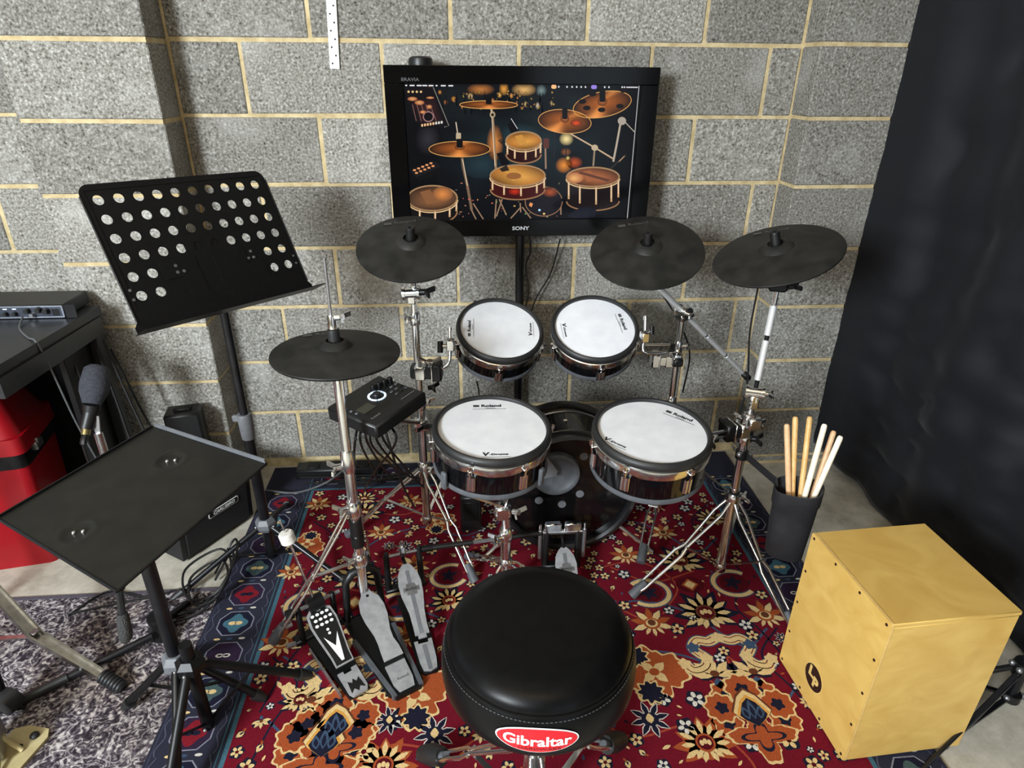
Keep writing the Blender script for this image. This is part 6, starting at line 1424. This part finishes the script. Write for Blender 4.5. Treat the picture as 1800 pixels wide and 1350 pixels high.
tag(MB().tube(curve([(-.70, -.345, .815), (-.67, -.42, .803), (-.60, -.5, .803), (-.562, -.53, .80), (-.552, -.52, .70), (-.545, -.50, .52), (-.53, -.48, .36)], 8), .0028, 6).build('audio_cable', GREYCABLE), 'thin grey cable hanging over the desk edge in front of the red box', 'cable', 'cables at the desk')
tag(MB().tube(curve([(-0.5877, -0.2723, 0.7595), (-0.5994, -0.3242, 0.7199), (-0.5673, -0.3778, 0.6615), (-0.5368, -0.4208, 0.579), (-0.5063, -0.4637, 0.4965)], 8), .0026, 6).build('audio_cable', CABLE), 'thin black cable hanging at the right corner of the desk', 'cable', 'cables at the desk')
# red box
rb = thing('storage_box', 'red plastic storage box with a black strap under the desk at the left edge', 'box', (-.9, -.5, 0))
RM = frame((-.984, -.468, 0), (math.cos(.175), math.sin(.175), 0))
def taper(z0, z1, s0, s1, d0, d1, ch):
    mb = MB(); a = rrect(s0, d0, ch, 4); b = rrect(s1, d1, ch, 4); n = len(a)
    mb.add([RM @ V((x, y, z0)) for x, y in a] + [RM @ V((x, y, z1)) for x, y in b], [(k, (k + 1) % n, n + (k + 1) % n, n + k) for k in range(n)] + [tuple(range(n)), tuple(range(n, 2 * n))]); return mb
taper(.0, .39, .50, .53, .25, .26, .03).build('body', REDP, rb, smooth=50)
taper(.385, .44, .535, .535, .275, .275, .032).build('strap', mat('black_bag_plastic', srgb(14, 14, 15), .2, noise=srgb(26, 26, 27), nscale=30, bump=.6, bscale=30), rb, smooth=50)
taper(.435, .49, .55, .545, .285, .28, .03).build('lid_rim', REDP, rb, smooth=50)
taper(.49, .66, .53, .42, .27, .18, .05).build('lid', REDP, rb, smooth=50)
MB().box(RM, (.272, -.04, .42), (.016, .05, .03), .004).box(RM, (.276, -.05, .435), (.012, .012, .02), .003).build('latch', STEEL, rb)
# microphone on a short stand
mk = thing('microphone', 'black microphone with foam windscreen pointing up beside the desk', 'microphone', (-.44, -.5, .5))
q0, q1, q2, q3 = [V(q) for q in ((-0.4491, -0.4621, 0.6922), (-0.4565, -0.5245, 0.609), (-0.4629, -0.541, 0.5742), (-0.4783, -0.5629, 0.5268))]
md_ = (q0 - q1).normalized()
MB().lathe(frame(q1, (1, 0, 0), md_), [(0, (q0 - q1).length), (.022, (q0 - q1).length - .001), (.036, (q0 - q1).length - .012), (.042, .045), (.040, .02), (.030, -.006), (.026, -.018), (0, -.018)], 28).build('windscreen', mat('grey_foam', srgb(46, 48, 56), .95, noise=srgb(60, 62, 70), nscale=120, bump=.5, bscale=260), mk, smooth=60)
MB().cyl(q1 - md_ * .018, q2, .025, .024, seg=20).build('head_collar', PLASTIC, mk); MB().cyl(q2, q3, .022, .020, seg=20).build('body', PLASTIC, mk)
MB().cyl(q3, q3 - md_ * .022, .013, seg=16).build('connector', mat('brass_ring', srgb(150, 138, 96), .3, .8, noise=srgb(140, 128, 86), nscale=40), mk)
MB().tube(curve([q3 - md_ * .02, q3 - md_ * .055, q3 + V((-.012, -.02, -.13)), q3 + V((-.005, -.03, -.24))], 8), [.010] * 8 + [.005] * 17, 8).build('cable', CABLE, mk)
mst = thing('microphone_stand', 'short black stand carrying the foam-covered microphone', 'stand', (-.42, -.52, 0))
sp = V((-0.455, -0.5536, 0.5043)); MB().cyl(sp + V((0, 0, -.03)), V((sp.x, sp.y, .02)), .010, seg=12).build('tube', BLACKM, mst)
MB().cyl(sp, sp + V((0, 0, -.075)), .0135, seg=14).build('swivel', CHROME, mst); MB().lathe(frame(sp + V((0, 0, -.078))), [(0, 0), (.021, 0), (.021, -.006), (0, -.006)], 20).build('ring', CHROME, mst)
MB().bar(sp, q2.lerp(q3, .3) + V((.02, 0, 0)), .016, .006, (1, 0, 0)).build('clip', STEEL, mst)
MB().lathe(frame((sp.x, sp.y, 0)), [(0, .025), (.02, .025), (.062, .012), (.066, .0), (0, 0)], 32).build('base', BLACKM, mst)
for q, s_ in (((172, 600), 0), ((190, 640), 1), ((205, 700), 2)):
    pass
for k, pts in enumerate((((-.53, -.30, .68), (-.50, -.33, .5), (-.47, -.36, .3), (-.40, -.42, .06)), ((-.52, -.27, .70), (-.475, -.30, .5), (-.42, -.33, .28), (-.36, -.36, .04)), ((-.515, -.25, .66), (-.45, -.28, .42), (-.37, -.31, .2), (-.31, -.33, .03)))):
    tag(MB().tube(curve([V(p) for p in pts], 8), .0045, 6).build('hanging_cable', CABLE), ('leftmost', 'middle', 'rightmost')[k] + ' of three black cables hanging down behind the microphone', 'cable', 'cables hanging behind the microphone')
# guitar amplifier under the tray
am = thing('amplifier', 'black amplifier with a slanted white name badge under the tray stand', 'amplifier', (-.3, -.45, 0))
ax_ = V((.168, .26, 0)).normalized(); ay = V((-ax_.y, ax_.x, 0))
AMo = V((-.30, -.62, 0)); AMM = frame(AMo + ax_ * .13 + V((0, 0, .0)), ax_, (0, 0, 1))
mb = MB(); prof2 = [(0, .012), (-.02, .19), (.02, .23), (.20, .235), (.22, .21), (.22, .012)]; n = len(prof2)
mb.add([AMM @ V((x, y, z)) for x in (-.10, .20) for y, z in prof2], [(k, (k + 1) % n, n + (k + 1) % n, n + k) for k in range(n)] + [tuple(range(n)), tuple(range(n, 2 * n))])
mb.build('cabinet', mat('black_tolex', srgb(16, 16, 17), .7, noise=srgb(24, 24, 25), nscale=200, bump=.4, bscale=500), am, smooth=20)
fy = (V((0, -.02, .178)) - V((0, 0, 0))).normalized()
GM = AMM @ frame((0, -.0125, .10), (1, 0, 0), (0, -1, -.11))
MB().box(GM, (.05, 0, .001), (.26, .16, .006), .002).build('grille', mat('grille_cloth', srgb(14, 14, 15), .8, noise=srgb(30, 30, 31), nscale=700), am)
bM = GM @ Matrix.Translation((.075, .035, .0045))
bg_ = MB().prism(bM, rrect(.125, .026, .006), 0, .002).build('badge', WHITE, am, smooth=0); MB().prism(bM, rrect(.119, .021, .005), .002, .0026).build('badge_field', PLASTIC, bg_, smooth=0)
lettering('CARLSBRO', bM @ Matrix.Translation((0, 0, .003)), .0185, WHITE, bg_, 'logo', bold=.0006, shear=.25, sx=1.0)

# ---------------------------------------------------------------- loose cables and small boxes along the wall
def cable(name, pts, r_, label, group=None, m_=CABLE):
    return tag(MB().tube(curve([V(p) for p in pts], 7), r_, 6).build(name, m_), label, 'cable', group)
LP1 = [(-.16, -.66, .01), (-.10, -.60, .10), (-.06, -.70, .12), (-.10, -.80, .06), (-.20, -.78, .02), (-.24, -.68, .05), (-.14, -.62, .08), (-.08, -.72, .07), (-.14, -.82, .03), (-.25, -.86, .01)]
cable('coiled_cable', LP1, .004, 'black coiled cable on the floor behind the tray stand, larger coil', 'coiled cables')
cable('coiled_cable', [(x * .8 - .02, y * .9 - .10, z * .8 + .004) for x, y, z in LP1[::-1]], .004, 'black coiled cable on the floor behind the tray stand, smaller coil nearer the drums', 'coiled cables')
cable('floor_cable', [(-0.5488, -0.814, 0.008), (-0.4753, -0.7177, 0.008), (-0.3466, -0.752, 0.008), (-0.2678, -0.7452, 0.02)], .0042, 'black cable looping over the edge of the grey rug', None)
cable('floor_cable', [(-0.5496, -0.8113, 0.01), (-0.4304, -0.7774, 0.01), (-0.3163, -0.7612, 0.01), (-0.1827, -0.8361, 0.02)], .0035, 'black cable lying just inside the edge of the grey rug', None)
cable('floor_cable', [(-0.1016, -0.2164, 0.03), (0.0131, -0.2256, 0.02), (0.1212, -0.1994, 0.04), (0.2069, -0.1941, 0.1)], .0042, 'grey cable curving along the wall behind the hi-hat stand', None, GREYCABLE)
mod0 = MF @ V((-.05, -.02, -.05))
ORD = ['leftmost', 'second from left', 'third from left', 'fourth from left', 'rightmost', 'second from right', 'third from right', 'thinnest left-reaching']
for k, (px, py, zz) in enumerate(((615, 815, .03), (665, 850, .02), (690, 840, .03), (700, 830, .04), (735, 800, .10), (745, 810, .12), (730, 850, .05), (640, 860, .015))):
    e = [((0.1987, -0.0443, 0.03)), ((0.3308, -0.1849, 0.02)), ((0.3866, -0.1629, 0.03)), ((0.4084, -0.138, 0.04)), (.52, -.50, .24), (.535, -.51, .22), (.50, -.49, .12), ((0.2781, -0.2215, 0.015))][k]
    a = mod0 + V((.012 * k - .04, .01 * (k % 3), 0)); e = V(e)
    cable('module_cable', [a, a + V((.004 * (k - 3), -.01, -.06)), a.lerp(e, .55) + V((0, 0, -.05 + .02 * (k % 2))), e], .0036, ORD[k] + ' black cable hanging from the drum module towards the floor', 'cables under the drum module')
rc_ = random.Random(11); tg = MB()
for k in range(11):
    x0 = .02 + .045 * k; pts = [(x0 + .16 * i + rc_.uniform(-.03, .03), -.10 - .07 * rc_.random() - .025 * (k % 4), .014 + .006 * (k % 4) + .02 * rc_.random()) for i in range(4)]
    tg.tube(curve([V(p) for p in pts], 7), .0038, 6)
tgo = tag(tg.build('cable_tangle', CABLE), 'tangle of thin black cables along the foot of the wall behind the hi-hat stand', 'cables'); tgo['kind'] = 'stuff'
cable('wall_cable', [(1.51, -.72, 1.0), (1.505, -.73, .86), (1.52, -.74, .70), (1.50, -.76, .55)], .003, 'thin black cable running down the ride stand', None)
cable('wall_cable', [(1.325, -0.42, 0.8945), (1.413, -0.38, 0.7761), (1.473, -0.38, 0.6487), (1.476, -0.36, 0.4833)], .003, 'thin black cable running down the boom stand', None)
cable('wall_cable', [(0.7316, -0.35, 0.547), (0.7389, -0.35, 0.5021), (0.7366, -0.4, 0.4605)], .0026, 'thin black cable below the left rack pad', None)
eb = thing('power_strip', 'low black box with sockets on the floor by the wall behind the music stand', 'socket box', (.15, -.08, .0))
MB().box(ID, (.16, -.085, .03), (.34, .07, .045), .006).build('case', PLASTIC, eb)
for k in range(3): MB().box(ID, (.06 + .1 * k, -.085, .054), (.05, .045, .006), .002).build('socket', BLACKM, eb)
MB().box(ID, (.19, -.085, .058), (.02, .014, .006), .002).build('switch', REDP, eb)
wb = thing('wall_box', 'small black box standing against the left pier behind the tray', 'box', (-.33, -.22, 0))
MB().box(frame((-.335, -.235, .21), (1, .2, 0)), (0, 0, 0), (.12, .09, .40), .008).build('case', PLASTIC, wb)
MB().box(frame((-.335, -.235, .415), (1, .2, 0)), (0, 0, 0), (.06, .03, .012), .004).build('handle', BLACKM, wb)
pw = thing('pedal_box', 'dark upright box on the rug behind the snare stand', 'box', (.69, -.50, 0))
MB().box(frame((.70, -.47, .085), (1, -.05, 0)), (0, 0, 0), (.075, .06, .15), .006).build('case', PLASTIC, pw); MB().box(frame((.70, -.502, .1), (1, -.05, 0)), (0, 0, 0), (.05, .004, .08), .001).build('face', BLACKM, pw)

# ---------------------------------------------------------------- instrument stand at the right edge
gs = thing('instrument_stand', 'black folding tripod stand at the right edge beside the box drum', 'stand', (2.05, -1.38, 0))
GH = V((2.10, -1.335, .16))
MB().cyl(GH + V((0, 0, -.10)), GH + V((.01, .02, .5)), .012, seg=14).build('tube', SATIN, gs)
for q, r_ in (((1.77, -1.479, 0.012), .0085), ((1.90, -1.24, .014), .0085), ((2.33, -1.40, .014), .0085)):
    q = V(q); d = V((q.x - GH.x, q.y - GH.y, 0)).normalized(); lgp = GH.lerp(q, .62)
    lg = MB().bar(GH + d * .02, lgp, .014, .012, V((0, 0, 1)).cross(d), ch=.002).bar(GH.lerp(q, .58), q, .009, .009, V((0, 0, 1)).cross(d), ch=.002).build('leg', SATIN, gs)
    MB().bar(GH + V((0, 0, -.10)), lgp, .012, .007, V((0, 0, 1)).cross(d)).build('brace', SATIN, gs)
    for p in (GH + d * .03 + V((0, 0, .01)), GH + d * .024 + V((0, 0, -.095))): MB().ball(p, .008).build('rivet', STEEL, gs)
MB().lathe(frame(GH), [(0, -.02), (.026, -.02), (.03, 0), (.026, .02), (0, .02)], 12).build('leg_hub', PLASTIC, gs)
MB().lathe(frame(GH + V((0, 0, -.10))), [(0, -.012), (.022, -.012), (.022, .012), (0, .012)], 12).build('leg_hub', PLASTIC, gs)

# ---------------------------------------------------------------- chrome stand leg and old pedal at the lower left corner
cg = thing('cymbal_stand', 'worn chrome stand leg with ribbed black foot over the grey rug', 'stand', (-.85, -.95, 0))
Lh, Lk, Lf = V((-.82, -.80, .36)), V((-.52, -.985, .105)), V((-.315, -1.075, .03))
WORN = mat('worn_chrome', (.52, .50, .46), .28, 1.0, noise=(.36, .34, .31), nscale=40)
side = V((0, 0, 1)).cross(Lf - Lh).normalized(); b = MB()
for s_ in (-1, 1): b.bar(Lh + side * s_ * .012, Lk + side * s_ * .014, .004, .020, side).bar(Lk + side * s_ * .014, Lf + side * s_ * .010, .004, .020, side)
b.bar(Lh, Lk, .024, .003, side).bar(Lk, Lf, .024, .003, side); lgx = b.build('leg', WORN, cg, smooth=0)
MB().bar(Lk, V((-.84, -.94, .05)), .014, .004, side).build('brace', WORN, cg, smooth=0)
MB().cyl((-.84, -.86, .03), (-.84, -.86, .6), .014, seg=14).build('tube', WORN, cg)
MB().box(frame(Lk + V((0, 0, .014)), side), (0, 0, 0), (.02, .02, .006), .002).build('rivet', STEEL, cg)
rf = MB(); fd_ = (Lf - Lk).normalized(); n_ = 7
prf = []
for k in range(n_): prf += [(.0165, .010 * k), (.0195, .010 * k + .003), (.0195, .010 * k + .007)]
rf.lathe(frame(Lf - fd_ * .01, (1, 0, 0), fd_), [(0, 0)] + prf + [(.012, .074), (0, .074)], 16).build('rubber_foot', RUBBER, lgx)
op = thing('old_pedal', 'old metal foot pedal with a cream base plate in the bottom left corner', 'pedal', (-.47, -1.28, 0))
oM = frame((-.46, -1.29, 0), (math.cos(-.9), math.sin(-.9), 0)); oM = frame((-.445, -1.275, .0), (.25, .97, 0))
MB().prism(oM, [(-.10, -.05), (.055, -.05), (.075, -.035), (.075, .02), (.06, .05), (-.10, .06)], .006, .014).build('base_plate', CREAM, op, smooth=0)
MB().ball(oM @ V((.050, -.018, .018)), (.011, .011, .008)).build('rubber_stud', RUBBER, op); MB().ball(oM @ V((.02, -.005, .016)), (.006, .006, .004)).build('bolt', BLACKM, op)
MB().tube([oM @ V((.012, -.02, .016)), oM @ V((.01, .015, .05)), oM @ V((-.01, .05, .09))], .006, 10).tube([oM @ V((-.06, -.02, .016)), oM @ V((.0, .02, .045)), oM @ V((.02, .03, .05))], .005, 8).build('arm', CREAM, op)
MB().box(frame((-.49, -1.28, .085), (.9, .45, 0)), (0, 0, 0), (.07, .10, .11), .008).build('metal_housing', STEEL, op)
MB().lathe(frame((-.515, -1.15, .05), (1, 0, 0), (0.3, 1, 0.1)), [(0, -.02), (.03, -.02), (.033, 0), (.03, .02), (0, .02)], 20).build('wheel', RUBBER, op)
MB().cyl((-.53, -1.15, .02), (-.56, -1.10, .26), .016, seg=12).build('post', BLACKM, op)
